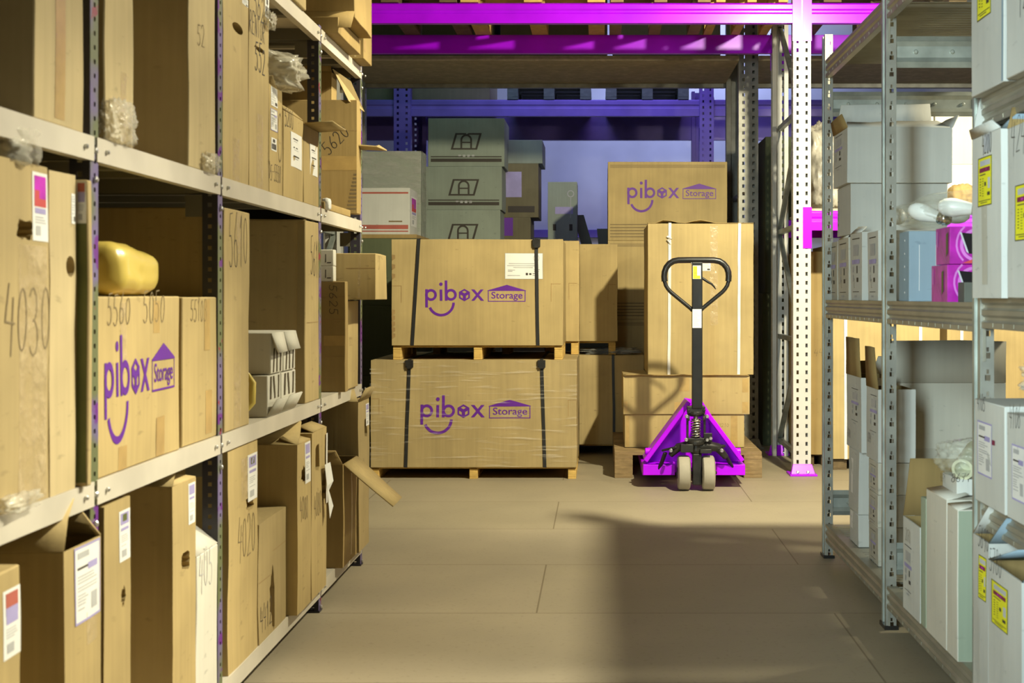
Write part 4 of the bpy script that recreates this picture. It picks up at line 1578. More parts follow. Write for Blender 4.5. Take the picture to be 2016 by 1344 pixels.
mb.lathe([(.030, -.07), (.033, -.06), (.033, .05), (.026, .062), (.010, .066)], (.886, 2.40, .763 + .034), 'X', 20)
tag(mb.build('plastic_tube', 'bulb_white', base=(.886, 2.40, .763), smooth=40), 'milky plastic cylinder cut off by the right edge, lying on the 4106 carton', 'plastic tube')
b = near('open white carton marked 5690 with a narrow yellow label, bottom right', 1916, 1946, GB, .468, mat='white', open_top=True)
b.sticker('-X', (1928, 1090), (1942, 1186), 'yellow')
b.hand('-X', (1926, 1075), '5690', .05, 'ink', .05, narrow=.5)
b.flap('+X', .12, 165, mat='blue_card')
b.flap('+Y', .10, 130)
b.flap('-Y', .09, 45, mat='blue_card')
b = near('open white carton marked 5780 with a large yellow label, bottom right corner of the photo', 1946, 2012, GB, .448, x=.815, mat='white', open_top=True)
b.sticker('-X', (1953, 1138), (1986, 1250), 'yellow')
b.hand('-X', (1949, 1122), '5780', .05, 'ink', .05, narrow=.55)
b.flap('+Y', .13, 160, mat='blue_card')
b.flap('+X', .16, 150, mat='blue_card')
b.flap('-Y', .05, 40, .0, 1, mat='blue_card')

# ---- bottom level, middle bay
b = right('white box with a raised brown lid flap and printed spine, right of the middle post', 1778, 1811, G1, .385, x=.850, depth=.36, mat='white', open_top=True)
b.sticker('-X', (1780, 1062), (1797, 1180), 'spine', 'printed_spine')
b.hand('-X', (1783, 1062), '2070', .035, 'ink_soft', .05, narrow=.55)
b.flap('+Y', .16, 90, mat='card_in')
b.flap('+X', .10, 95, mat='card_in')
b = right('thin mint carton squeezed between two white ones on the bottom right shelf', 1812.5, 1823, G1, .470, x=.852, depth=.36, mat='mint', amp=.001)
b = right('tall plain white carton with a folded lid, bottom right shelf', 1824, 1863, G1, .500, x=.850, depth=.40, mat='white_warm')
b.flap('-X', .06, 170)
b = right('tall white carton with cool light painted mint on its camera side, bottom right shelf', 1864, 1885, G1, .492, x=.850, depth=.40, mat='white_warm')
b.patch('-Y', (1886, 1000), (2010, 1310), 'mint', 'cool_lit_side', .0008)  # cool light on the camera side, painted as a mint tint
b.flap('-X', .05, 168)
b = Carton('white_carton', 'small white box with handwriting, lying on the tall carton under the cream rolls', (.888, .985), (3.16, 3.29), (.504, .545), 'white', amp=.001)
b.hand('-X', (1852, 946), '8671', .022, 'ink', .08, narrow=.75)
b.hand('-Y', (1872, 948), '8671', .022, 'ink', .08, narrow=.75)
rb = thing('roll_bag', 'clear bag with two cream plastic rolls on the small white box', 'bag of rolls', (.96, 3.22, .547))
blob('bag_film', 'bag_clear', (.965, 3.22, .547), (.22, .25, .10), 81, .15, 5, 2.2, parent=rb, fold=.15)
for (x, y, z, a) in ((.925, 3.20, .580, .5), (.985, 3.19, .578, .65)):
    mb = MB()
    q = Vector((-math.sin(a), -math.cos(a), -.22)).to_track_quat('Z', 'Y').to_matrix()
    mb.lathe([(.026, -.10), (.027, 0), (.027, .05), (.020, .05), (.019, .0)], (x, y, z), q, 20)
    mb.build('roll', 'cream', rb, smooth=40)

# ---- bottom level, far bay
for z0, z1, lab in ((G1, .2435, 'bottom one of three wide grey boxes at the back of the far right bay'), (.244, .4645, 'middle one of three wide grey boxes at the back of the far right bay')):
    Carton('grey_carton', lab, (1.02, 1.425), (4.46, 4.80), (z0 + .0005, z1), 'grey_card', group='wide grey boxes')
b = Carton('grey_carton', 'topmost wide grey box with its front lid flap standing up, far right bay', (1.02, 1.425), (4.46, 4.80), (.465, .695), 'grey_card', open_top=True)
b.flap('-Y', .148, 90, taper=.0)
b.flap('+Y', .10, 130)
X9 = .895
b = right('white box with a bright tape strip at the bottom of the far right stack', 1673, 1690, G1, .243, x=X9, depth=.12, mat='white')
b.patch('-X', (1675, 985), (1680, 1040), 'paper', 'tape')
b = right('white box with a bent lid in the middle of the far right stack', 1671, 1691, .244, .462, x=X9, depth=.12, mat='white', amp=.004)
b.patch('-X', (1676, 900), (1680, 970), 'paper', 'tape')
b = right('leaning white box marked 6170 with an open brown lid, top of the far right stack', 1667, 1696, .463, .720, x=X9, depth=.12, mat='white', open_top=True)
b.sticker('-X', (1676, 758), (1692, 838), 'spine', 'printed_spine')
b.hand('-X', (1669, 858), '6170', .03, 'ink', .07, narrow=.6)
b.flap('-X', .135, 88, mat='card_in')
b.flap('+Y', .05, 60, mat='card_in')
for z0, z1, lab in ((G1, .2545, 'lowest'), (.255, .3595, 'second from the bottom'), (.360, .463, 'third from the bottom')):
    b = right('white printed box, %s in the column left of the middle post' % lab, 1710, 1729, z0, z1, x=X9, depth=.12, mat='grey_card', group='white printed boxes left of the middle post')
    b.sticker_m('-X', b.d * .15, b.h * .05, b.d * .85, b.h * .9, 'spine', 'printed_spine')
b = right('white box marked 6174 with an open brown lid, left of the middle post', 1706, 1729, .464, .700, x=X9, depth=.12, mat='white', open_top=True)
b.sticker('-X', (1713, 770), (1728, 860), 'spine', 'printed_spine')
b.hand('-X', (1709, 868), '6174', .03, 'ink', .07, narrow=.55)
b.flap('-X', .135, 86, mat='card_in')
tag(blob('plastic_bag', 'bag_milky', (.99, 4.63, G1), (.10, .14, .10), 91, .25, 4, 2.2, fold=.3), 'crumpled milky bag at the far end of the bottom right shelf', 'plastic bag')
tag(blob('plastic_bag', 'bag_milky', (.965, 3.70, G1), (.14, .12, .16), 92, .25, 4, 2.2, fold=.3), 'milky bag behind the middle post on the bottom right shelf', 'plastic bag')


# ================================================================== purple pallet racking
def rack_post(parent, x0, x1, y, z1, mat, hole_mat=None, depth=.07, holes2=True, foot=None, sgn=1):
    """open channel post: perforated face toward the aisle and two returns"""
    mb = MB()
    w = x1 - x0
    hs = [(w * .24, .025, w * .065, .011), (w * .76, .025, w * .065, .011)] if holes2 else [(w * .5, .025, w * .08, .009)]
    perf_strip(mb, (x0, y, 0), (1, 0, 0), (0, 0, 1), w, z1, .05, hs)
    for x in (x0, x1):
        perf_strip(mb, (x, y, 0), (0, sgn, 0), (0, 0, 1), depth, z1, .05, [(depth * .6, .025, .006, .008)])
    for xa, xb in ((x0, x0 + w * .25), (x1 - w * .25, x1)):
        mb.add([(xa, y + sgn * depth, 0), (xb, y + sgn * depth, 0), (xb, y + sgn * depth, z1), (xa, y + sgn * depth, z1)], [(0, 1, 2, 3)])
    p = mb.build('post', mat, parent, solid=.0022, fix=False)
    if foot:
        mb = MB()
        mb.box(x0 - .025, x1 + .03, y - .05, y + .10, 0, .010)
        mb.hexa([(x0 - .018, y - .035, .010), (x1 + .02, y - .035, .010), (x1 + .02, y - .003, .010), (x0 - .018, y - .003, .010)],
                [(x0 - .004, y - .008, .062), (x1 + .006, y - .008, .062), (x1 + .006, y - .003, .062), (x0 - .004, y - .003, .062)])
        f = mb.build('foot_plate', foot, parent, bevel=.002)
        mb = MB()
        for xx in (x0 + .02, x1 - .02):
            bolt(mb, (xx, y - .028, .02), (0, -.8, .6), .010)
        mb.build_each('bolt', 'bolt', parent, fix=False)
    return p


def rack_beam(parent, xa, xb, y, z0, z1, mat, sgn=1, plate=True, d=.045, plate_mat=None):
    """stepped box beam with hooked end plates"""
    h = z1 - z0
    prof = [(0, z0), (0, z0 + h * .46), (.006, z0 + h * .52), (.006, z0 + h * .62), (.0, z0 + h * .70), (0, z0 + h * .92), (.012, z1), (d, z1), (d, z0)]
    mb = MB()
    k = len(prof)
    vs = [(x, y + sgn * a, z) for x in (xa, xb) for a, z in prof]
    mb.add(vs, [(i, (i + 1) % k, k + (i + 1) % k, k + i) for i in range(k)] + [tuple(range(k)), tuple(range(2 * k - 1, k - 1, -1))])
    o = mb.build('beam', mat, parent, bevel=.002)
    if plate:
        mb = MB()
        for x0, x1 in ((xa - .045, xa + .004), (xb - .004, xb + .045)):
            mb.box(x0, x1, y - sgn * .006, y - sgn * .001, z0 - .10, z1 + .02)
        mb.build_each('hook_plate', plate_mat or mat, parent, fix=False)
    return o


PRY, PRB = 7.10, 8.02
prack = thing('pallet_rack', 'purple beamed pallet rack with a tall white perforated post on a purple foot', 'pallet rack', (1.13, 7.55, 0))
PTOP = 3.6
for x0, x1 in ((-1.72, -1.623), (1.082, 1.179), (3.80, 3.897)):
    rack_post(prack, x0, x1, PRY, PTOP, 'white_post', foot='magenta')
    rack_post(prack, x0, x1, PRB, PTOP, 'white_post', sgn=-1, foot='magenta')
    mb = MB()
    zs = [.10, .75, 1.40, 2.05, 2.70, 3.35]
    xm = (x0 + x1) / 2
    for z in zs:
        mb.bar((xm, PRY + .05, z), (xm, PRB - .05, z), .028, .028)
    mb.build_each('brace_horizontal', 'galv', prack)
    mb = MB()
    for i in range(len(zs) - 1):
        a, c = (PRY + .05, PRB - .05) if i % 2 else (PRB - .05, PRY + .05)
        mb.bar((xm, a, zs[i] + .02), (xm, c, zs[i + 1] - .02), .028, .022)
    mb.build_each('brace_diagonal', 'galv', prack)
for xa, xb in ((-1.622, 1.081), (1.180, 3.799)):
    rack_beam(prack, xa, xb, PRY, 2.526, 2.641, 'purple', 1, plate=True)
    rack_beam(prack, xa, xb, PRB, 2.526, 2.641, 'purple', -1, plate=True)
rack_beam(prack, 1.180, 3.799, PRY, 1.368, 1.478, 'magenta', 1)
rack_beam(prack, 1.180, 3.799, PRB, 1.368, 1.478, 'magenta', -1)
mb = MB()
for i in range(16):
    mb.box(1.19 + i * .163, 1.19 + i * .163 + .155, PRY + .05, PRB - .05, 1.478, 1.494)
mb.build_each('level_board', 'deck', prack)

# ------------------------------------------------------------------ rack behind it, with a chipboard level
R2 = thing('pallet_rack', 'grey pallet rack behind the purple one, carrying a brown chipboard level', 'pallet rack', (.98, 8.8, 0))
for x0, x1 in ((-1.82, -1.70), (.915, 1.042), (3.75, 3.87)):
    rack_post(R2, x0, x1, 8.36, 3.4, 'galv_dark', foot='galv_dark')
    rack_post(R2, x0, x1, 9.25, 3.4, 'galv_dark', sgn=-1, foot='galv_dark')
    mb = MB()
    for z in (.3, 1.0, 1.7):
        mb.bar(((x0 + x1) / 2, 8.40, z), ((x0 + x1) / 2, 9.2, z), .03, .03)
    mb.build_each('brace_horizontal', 'galv_dark', R2)
for xa, xb in ((-1.70, .915), (1.042, 3.75)):
    mb = MB()
    mb.box(xa, xb, 8.335, 9.26, 2.546, 2.580)
    mb.build('chipboard_level', 'deck', R2, bevel=.002)
    rack_beam(R2, xa + .001, xb - .001, 9.27, 2.515, 2.545, 'galv_dark', -1, plate=False)

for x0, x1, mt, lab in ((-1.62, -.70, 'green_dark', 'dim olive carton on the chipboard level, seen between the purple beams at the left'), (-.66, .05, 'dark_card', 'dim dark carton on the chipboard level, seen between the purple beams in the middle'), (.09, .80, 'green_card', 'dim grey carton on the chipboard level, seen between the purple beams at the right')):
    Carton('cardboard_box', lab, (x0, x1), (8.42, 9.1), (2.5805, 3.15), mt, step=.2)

# ------------------------------------------------------------------ far blue rack
R3 = thing('pallet_rack', 'blue violet pallet rack far back in front of the pale wall', 'pallet rack', (-.35, 11.1, 0))
for x0, x1 in ((-1.72, -1.58), (.835, .95), (3.40, 3.52)):
    rack_post(R3, x0, x1, 10.60, 2.86, 'violet', depth=.08)
    rack_post(R3, x0, x1, 11.62, 2.86, 'violet', depth=.08, sgn=-1)
for xa, xb in ((-3.3, -1.721), (-1.579, .834), (.951, 3.399)):
    rack_beam(R3, xa, xb, 10.62, 2.505, 2.645, 'violet', 1, plate=xa > -3)
    rack_beam(R3, xa, xb, 11.60, 2.42, 2.640, 'violet', -1, plate=False)
pallet('pallet', 'dark green pallet on the far blue beam, the left one of the two', (-.775, -.075), (10.62, 11.60), 2.646, 'wood_teal', group='dark pallets on the far rack')
pallet('pallet', 'dark green pallet on the far blue beam, the right one, beside the blue post', (.05, .745), (10.62, 11.60), 2.646, 'wood_teal', group='dark pallets on the far rack')
Carton('cardboard_box', 'dark box on the far blue beam behind the left shelving', (-2.9, -.93), (10.72, 11.5), (2.646, 3.45), 'dark_card', amp=.004, step=.3)

# ------------------------------------------------------------------ pallets overhead on the purple level
for i, (x0, x1, mt, lab) in enumerate(((-1.55, -.80, 'wood_dark', 'dark pallet overhead on the purple beams, at the left end'), (-.78, .03, 'wood_y', 'golden pallet overhead on the purple beams, second from the left'),
                                       (.06, .62, 'wood', 'brown pallet overhead on the purple beams, in the middle'), (.65, 1.05, 'wood_y', 'narrow golden pallet overhead on the purple beams, beside the white post'))):
    pallet('pallet', lab, (x0, x1), (7.09, 8.05), 2.642, mt, group='pallets on the purple beams')
for x0, x1, mt, lab in ((-.76, .01, 'card_c', 'tan carton overhead on the golden pallet, under the top edge of the photo'), (.07, .61, 'green_dark', 'olive carton overhead on the brown pallet, under the top edge of the photo'), (.66, 1.04, 'dark_card', 'dark carton overhead beside the white post, under the top edge of the photo')):
    Carton('cardboard_box', lab, (x0, x1), (7.12, 8.0), (2.787, 3.3), mt, step=.2)
Carton('cardboard_box', 'dark box on the left overhead pallet, just under the top edge', (-1.5, -.85), (7.15, 7.95), (2.787, 3.3), 'dark_card', step=.2)
pallet('pallet', 'pallet overhead on the purple beams right of the white post', (1.25, 2.05), (7.09, 8.05), 2.642, 'wood_dark', group='pallets on the purple beams')
Carton('cardboard_box', 'pale blue box seen over the purple beam right of the white post', (1.27, 2.0), (7.2, 7.9), (2.787, 3.2), 'blue_card', step=.2)

# ================================================================== cartons on pallets, left of the jack
pallet('pallet', 'low pale pallet under the wrapped logo carton, its blocks showing at the floor', (-1.255, -.130), (6.955, 7.96), 0, 'wood_y', h=.064, bx=.045)
lowc = b = Carton('large_carton', 'big film wrapped carton with a purple printed logo, lowest beside the left shelving', (-1.253, -.128), (6.94, 7.97), (.0645, .652), 'card', amp=.003, bulge=.004, step=.1)
s, t = b.px('-Y', 828, 821)
b.logo('-Y', s, t, PX(1044, 6.94) - PX(828, 6.94))
b.strap(PX(799, 6.94) - b.X[0], s_top=PX(806, 6.94) - b.X[0] - .0, buckle=True)
b.strap(PX(1073, 6.94) - b.X[0], s_top=PX(1066, 6.94) - b.X[0], buckle=True)
b.bars('-Y', [(.002, .375, .048, .378), (.045, .29, .048, .378), (b.w - .045, .28, b.w - .042, .37), (b.w - .045, .367, b.w - .002, .370)], 'card_edge', 'flap_cut')
mb = MB()
for f_ in ('-Y', '+X'):
    o_, r_, u_, n_, L, H = b.frame(f_)
    b.grid(mb, f_, -.004, .004, L + .004, H + .004, 0, .0075, n=14)
o = b.child(mb, 'stretch_wrap', ['wrap'], smooth=60)
pallet('pallet', 'thin pallet between the two logo cartons', (-1.135, -.205), (6.965, 7.55), .6525, 'wood_y', h=.0770, bx=.045)
b = Carton('large_carton', 'upper strapped carton with a purple printed logo and a white delivery label', (-1.142, -.203), (6.955, 7.56), (.730, 1.312), 'card_b', amp=.003, bulge=.003, step=.1)
s, t = b.px('-Y', 837, 592)
b.logo('-Y', s, t, PX(1035, 6.955) - PX(837, 6.955))
b.sticker('-Y', (994, 498), (1069, 549), 'delivery')
b.strap(PX(811, 6.955) - b.X[0], s_top=PX(825, 6.955) - b.X[0])
b.strap(PX(1059, 6.955) - b.X[0], s_top=PX(1056, 6.955) - b.X[0], buckle=True)
b.bars('-Y', [(b.w - .065, .24, b.w - .062, .34), (b.w - .065, .337, b.w - .012, .340), (.004, .325, .055, .328), (.052, .235, .055, .328)], 'card_edge', 'flap_cut')
mb = MB()
for k in range(8):
    z = b.h * (.06 + .055 * k if k < 5 else .62 + .09 * (k - 5))
    p0 = b.pt('-Y', .003, z, .002)
    mb.add([p0, p0 + Vector((.018, 0, .012)), p0 + Vector((.018, -.002, .030)), p0 + Vector((-.002, -.001, .034))], [(0, 1, 2, 3)])
[setattr(q, 'parent', b.root) for q in mb.build_each('torn_edge', ['card_edge'], None, fix=False)]
pallet('pallet', 'thin pallet under the second upper carton, mostly hidden', (-1.0, -.128), (7.61, 7.95), .6525, 'wood_y', h=.0770, bx=.045)
b = Carton('large_carton', 'second upper carton peeking out on the right behind the labelled logo carton', (-1.05, -.125), (7.60, 7.96), (.730, 1.332), 'card_b', amp=.003)
b.bars('-Y', [(b.w - .062, .25, b.w - .059, .35), (b.w - .062, .347, b.w - .012, .35)], 'card_edge', 'flap_cut')
pallet('pallet', 'low pallet at the floor under the rear wrapped carton', (-.9, .285), (8.02, 8.60), 0, 'wood_y', h=.064)
b = Carton('large_carton', 'rear carton with a dark strap and crumpled film on top, left of the purple jack', (-.9, .278), (8.01, 8.60), (.0645, .628), 'card', amp=.003, step=.1)
b.strap(PX(1209, 8.01) - b.X[0], s_top=PX(1207, 8.01) - b.X[0], width=.016)
o = blob('film_cover', 'wrap_grey', (.06, 8.22, .629), (.40, .36, .045), 33, .3, 4, 3, parent=b.root, fold=.3)
pallet('pallet', 'thin pallet under the third upper carton, one golden foot showing', (-.75, .100), (8.05, 8.58), .6295, 'wood_y', h=.0855, bx=.045)
b = Carton('large_carton', 'third upper carton, plain, next to the dark striped cartons', (-.80, .112), (8.04, 8.585), (.7155, 1.33), 'card_b', amp=.003)
b.bars('-Y', [(b.w - .062, .26, b.w - .059, .36), (b.w - .062, .357, b.w - .012, .36)], 'card_edge', 'flap_cut')

# ================================================================== cartons behind and under the jack
pallet('pallet', 'worn wooden pallet carried by the purple pallet jack', (.081, .893), (6.99, 8.18), 0, 'wood', h=.144)
b = Carton('cardboard_box', 'flat carton lying on the worn pallet behind the jack, the lower of two', (.141, .818), (7.19, 7.72), (.1445, .332), 'card_b', amp=.002)
for u0, u1 in ((1232, 1239), (1439, 1452)):
    b.tape('-Y', (u0, 818), (u1, 884))
b.hand('-Y', (1415, 840), '2210', .02, 'ink_soft', .07)
b = Carton('cardboard_box', 'flat carton under the tall strapped carton, the upper of two', (.133, .847), (7.18, 7.72), (.3325, .550), 'card_b', amp=.002)
for u0, v0, u1, v1 in ((1337, 743, 1357, 770), (1328, 791, 1348, 813), (1229, 790, 1236, 812), (1461, 745, 1473, 772), (1461, 791, 1473, 813)):
    b.tape('-Y', (u0, v0), (u1, v1))
b.flap('-Y', .02, 20, 0, 1, mat='card_c')
b = Carton('cardboard_box', 'tall carton with two white straps standing behind the jack handle', (.273, .876), (7.24, 7.85), (.553, 1.414), 'card_b', amp=.003, bulge=.003)
for u in (1317, 1454):
    b.strap(PX(u, 7.24) - b.X[0], .016, 'strap_w', s_top=PX(u + 2, 7.24) - b.X[0])
b.patch('-Y', (1398, 445), (1413, 640), 'tape_clear', 'tape')
b.sticker('-Y', (1382, 515), (1399, 533), 'white')
p0 = b.pt('-Y', PX(1318, 7.24) - b.X[0], PZ(470, 7.24) - b.Z[0], .006)
o = b.child(MB().tube([p0 + Vector((-.014, 0, .012)), p0 + Vector((.012, -.004, 0)), p0 + Vector((-.010, -.004, -.008)), p0 + Vector((.008, 0, -.03))], .006, 8), 'strap_knot', ['strap_w'])
mb = MB()
mb.add([Vector((q * b.w - b.w / 2, -b.d / 2 - .004, b.h + .003 + .018 * math.sin(q * 9.5) ** 2 * (q > .1) * (q < .62))) for q in [i / 14 for i in range(15)]] + [Vector((q * b.w - b.w / 2, -b.d / 2 + .07, b.h + .006)) for q in [i / 14 for i in range(15)]], [(i, i + 1, 16 + i, 15 + i) for i in range(14)])
b.child(mb, 'lid_edge', ['card_c'], solid=.003)
b = Carton('cardboard_box', 'carton behind the flat ones, only a bright strip showing at their right', (.50, .890), (7.88, 8.16), (.1445, 1.38), 'card_b')
# striped cartons stacked behind, the top one with the logo
pallet('pallet', 'pallet under the tower of striped cartons, hidden behind the rear cartons', (.05, .88), (8.66, 9.2), 0, 'wood', h=.144)
SY = 8.66
zz = [.145, .307, .843, 1.380, 1.917]
labs = ['low carton at the very bottom of the striped tower', 'striped carton second from the bottom of the tower', 'striped carton in deep shade below the logo one, partly behind the tall strapped carton', 'top carton of the striped tower with a purple printed logo']
for i in range(4):
    b = Carton('striped_carton', labs[i], (.055, .868), (SY, 9.18), (zz[i] + .0005, zz[i + 1] - .0005), 'card_b', amp=.0015, bulge=.002)
    if i:
        w = b.w
        b.bars('-Y', [(.015, .022 + k * .021, w - .015, .028 + k * .021) for k in range(5)], 'ink_soft', 'printed_stripes')
        b.bars('-Y', [(.015, b.h - .040 + k * .008, w - .015, b.h - .037 + k * .008) for k in range(3)], 'ink_soft', 'printed_stripes')
    if i == 3:
        s, t = b.px('-Y', 1235, 390)
        b.logo('-Y', s, t, PX(1409.5, SY) - PX(1235, SY), 1.03)

# ================================================================== the pallet jack
JX, JY = .4996, 6.56
jack = thing('pallet_jack', 'purple pallet jack with a black loop handle and two grey wheels, in front of cartons', 'pallet jack', (JX, JY, 0))


def jv(u, v, y):
    return (PX(u, y), y, PZ(v, y))


YF = 6.615                               # front of the purple frame
for u in (1346, 1394):
    mb = MB()
    x = PX(u, JY)
    mb.lathe([(.030, -.032), (.078, -.032), (.087, -.026), (.089, -.016), (.089, .016), (.087, .026), (.078, .032), (.030, .032)], (x, JY, .089), 'X', 40)
    w_ = mb.build('wheel', 'rubber', jack, smooth=35)
    mb = MB()
    mb.lathe([(.028, -.036), (.030, -.033), (.030, .033), (.028, .036)], (x, JY, .089), 'X', 20)
    mb.build('hub', 'black_metal', w_, smooth=35, base=world_loc(w_))
# purple nose frame: two sloping cheeks, a dark-inside back plate and the bar at the floor
A, B, C = jv(1267, 905, YF), jv(1466, 905, YF), None
mb = MB()
top = jv(1353, 789, YF), jv(1388, 800, YF)
D = .19
for (p, q, s) in ((A, top[0], 1), (B, top[1], -1)):
    p, q = Vector(p), Vector(q)
    d = (q - p).normalized()
    nrm = Vector((d.z, 0, -d.x)) * s
    t = .024
    lo = [p, p + nrm * t, p + nrm * t + Vector((0, D, 0)), p + Vector((0, D, 0))]
    hi = [x + (q - p) for x in lo]
    mb.hexa(lo, hi)
cheeks = mb.build_each('frame_cheek', 'magenta', jack, bevel=.004)
mb = MB()
mb.prism([(A[0] + .01, .085), (B[0] - .01, .085), (B[0] - .01, .14), (top[1][0], .44), (top[0][0], .455), (A[0] + .01, .14)], ((0, YF + D, 0), (1, 0, 0), (0, 0, 1), (0, 1, 0)), .012)
mb.build('back_plate', 'magenta', jack)
mb = MB()
z0, z1 = PZ(935, YF), PZ(914, YF)
mb.box(PX(1266, YF), PX(1329, YF), YF - .004, YF + .02, z0, z1)
mb.box(PX(1408, YF), PX(1467, YF), YF - .004, YF + .02, z0, z1)
mb.box(PX(1266, YF), PX(1467, YF), YF + .105, YF + .125, z0, z1)
mb.box(PX(1266, YF), PX(1274, YF), YF + .02, YF + .125, z0, z1)
mb.box(PX(1459, YF), PX(1467, YF), YF + .02, YF + .125, z0, z1)
mb.box(PX(1274, YF), PX(1320, YF), YF, YF + .12, z1 - .006, z1)
mb.box(PX(1414, YF), PX(1459, YF), YF, YF + .12, z1 - .006, z1)
mb.build('nose_bar', 'magenta', jack, bevel=.003)
mb = MB()
for ua, ub in ((1270, 1288), (1447, 1460)):
    mb.lathe([(.012, PX(ua, YF) - JX), (.019, PX(ua, YF) - JX + .004), (.019, PX(ub, YF) - JX)], (JX, YF + .06, PZ(891, YF)), 'X', 16)
mb.build_each('pivot_stub', 'magenta', jack, smooth=40)
for x0, x1 in ((.225, .385), (.610, .770)):
    mb = MB()
    mb.hexa([(x0, YF + .12, .05), (x1, YF + .12, .05), (x1, YF + .12, .100), (x0, YF + .12, .100)],
            [(x0, 7.62, .055), (x1, 7.62, .055), (x1, 7.62, .098), (x0, 7.62, .098)])
    mb.hexa([(x0, 7.62, .055), (x1, 7.62, .055), (x1, 7.62, .098), (x0, 7.62, .098)],
            [(x0 + .05, 7.80, .055), (x1 - .05, 7.80, .055), (x1 - .05, 7.80, .080), (x0 + .05, 7.80, .080)])
    f_ = mb.build('fork', 'magenta', jack, bevel=.004)
    mb = MB()
    mb.lathe([(.02, -.045), (.036, -.045), (.036, .045), (.02, .045)], ((x0 + x1) / 2, 7.5, .037), 'X', 20)
    mb.build('load_roller', 'rubber', f_, base=world_loc(f_))
# pump body and steering yoke
mb = MB()
yk = JY
mb.box(JX - .022, JX + .024, yk - .035, yk + .03, .03, .19)                         # yoke between the wheels
mb.lathe([(.020, 0), (.030, .004), (.034, .02), (.034, .05), (.045, .055), (.045, .075)], (JX, yk, .185), 'Z', 20)
mb.lathe([(.009, -.105), (.009, .105)], (JX, yk, .089), 'X', 12)
mb.build('steering_yoke', 'black_metal', jack, bevel=.004)
mb = MB()
zb = PZ(884, JY)
mb.tube([(JX - .135, yk + .02, zb - .035), (JX - .095, yk + .01, zb + .008), (JX - .04, yk, zb + .016), (JX + .05, yk, zb + .016), (JX + .11, yk + .01, zb + .008), (JX + .155, yk + .02, zb - .045)], [.014, .022, .030, .030, .024, .016], 12)
mb.box(JX - .085, JX - .02, yk - .045, yk - .005, zb - .012, zb + .030)
mb.box(JX + .014, JX + .074, yk - .050, yk - .005, zb - .016, zb + .006)
mb.bar((JX - .175, yk + .03, zb - .01), (JX - .10, yk - .0, zb + .012), .03, .012)
mb.bar((JX + .10, yk, zb + .010), (JX + .145, yk + .02, zb + .016), .03, .014)
mb.bar((JX - .19, yk + .06, .10), (JX - .16, yk + .02, zb - .02), .022, .012)
mb.bar((JX + .19, yk + .06, .11), (JX + .15, yk + .02, zb - .03), .022, .012)
mb.build('rocker_arm', 'black_metal', jack, smooth=50, bevel=.003)
mb = MB()
mb.lathe([(.046, 0), (.050, .006), (.050, .020), (.040, .028)], (JX - .004, yk, PZ(875, JY)), 'Z', 24)
mb.box(JX - .052, JX + .046, yk - .03, yk + .02, PZ(866, JY), PZ(861, JY))
mb.lathe([(.012, 0), (.012, .16)], (JX - .004, yk, PZ(866, JY)), 'Z', 14)
for dx in (-.048, .040):
    mb.bar((JX + dx, yk - .01, PZ(868, JY)), (JX + dx, yk - .01, PZ(815, JY)), .012, .014, up=(0, 1, 0))
mb.box(JX + .035, JX + .078, yk - .03, yk - .022, PZ(869, JY), PZ(851, JY))
mb.build('pump_body', 'black_metal', jack, bevel=.0025)
mb = MB()
n = 150
zs0, zs1 = PZ(861, JY), PZ(826, JY)
mb.tube([(JX - .004 + .0235 * math.cos(i * 2 * PI * 7 / n), yk - .01 + .0235 * math.sin(i * 2 * PI * 7 / n), zs0 + (zs1 - zs0) * i / n) for i in range(n + 1)], .0045, 8)
mb.lathe([(.024, 0), (.024, .008)], (JX - .004, yk - .01, zs1), 'Z', 20)
mb.lathe([(.009, 0), (.009, .03), (.004, .034)], (JX - .004, yk - .02, zs1 + .006), 'Z', 10)
mb.build('pump_spring', 'chrome', jack, smooth=40)
mb = MB()
mb.box(JX - .050, JX + .042, yk - .035, yk + .03, PZ(812, JY), PZ(799, JY))
mb.lathe([(.030, 0), (.046, .012), (.046, .026)], (JX - .004, yk, PZ(819, JY)), 'Z', 20)
for dx in (-.044, .036):
    mb.lathe([(.014, -.006), (.014, .006)], (JX + dx, yk - .028, PZ(822, JY)), 'X', 14)
    bolt(mb, (JX + dx, yk - .036, PZ(806, JY)), (0, -1, 0), .008)
mb.build('handle_bracket', 'black_metal', jack, bevel=.003)
mb = MB()
for (u, v) in ((1351, 866), (1399, 863), (1392, 866), (1321, 887), (1421, 887), (1352, 820), (1392, 820)):
    mb.lathe([(.006, -.012), (.010, -.004), (.006, .004), (.010, .006), (.008, .014)], jv(u, v, yk - .035), 'Y', 8)
mb.build_each('bolt', 'bolt', jack)
# handle
YH = yk - .02
xl, xr = PX(1362, YH), PX(1382.5, YH)
mb = MB()
mb.box(xl, xr, YH - .022, YH + .022, PZ(803, YH), PZ(516, YH))
mb.build('handle_tube', 'black', jack, bevel=.004)
cx = (xl + xr) / 2


def lp(x, y):
    return Vector(jv(1290 + x / 8.144, 495 + y / 8.144, YH))


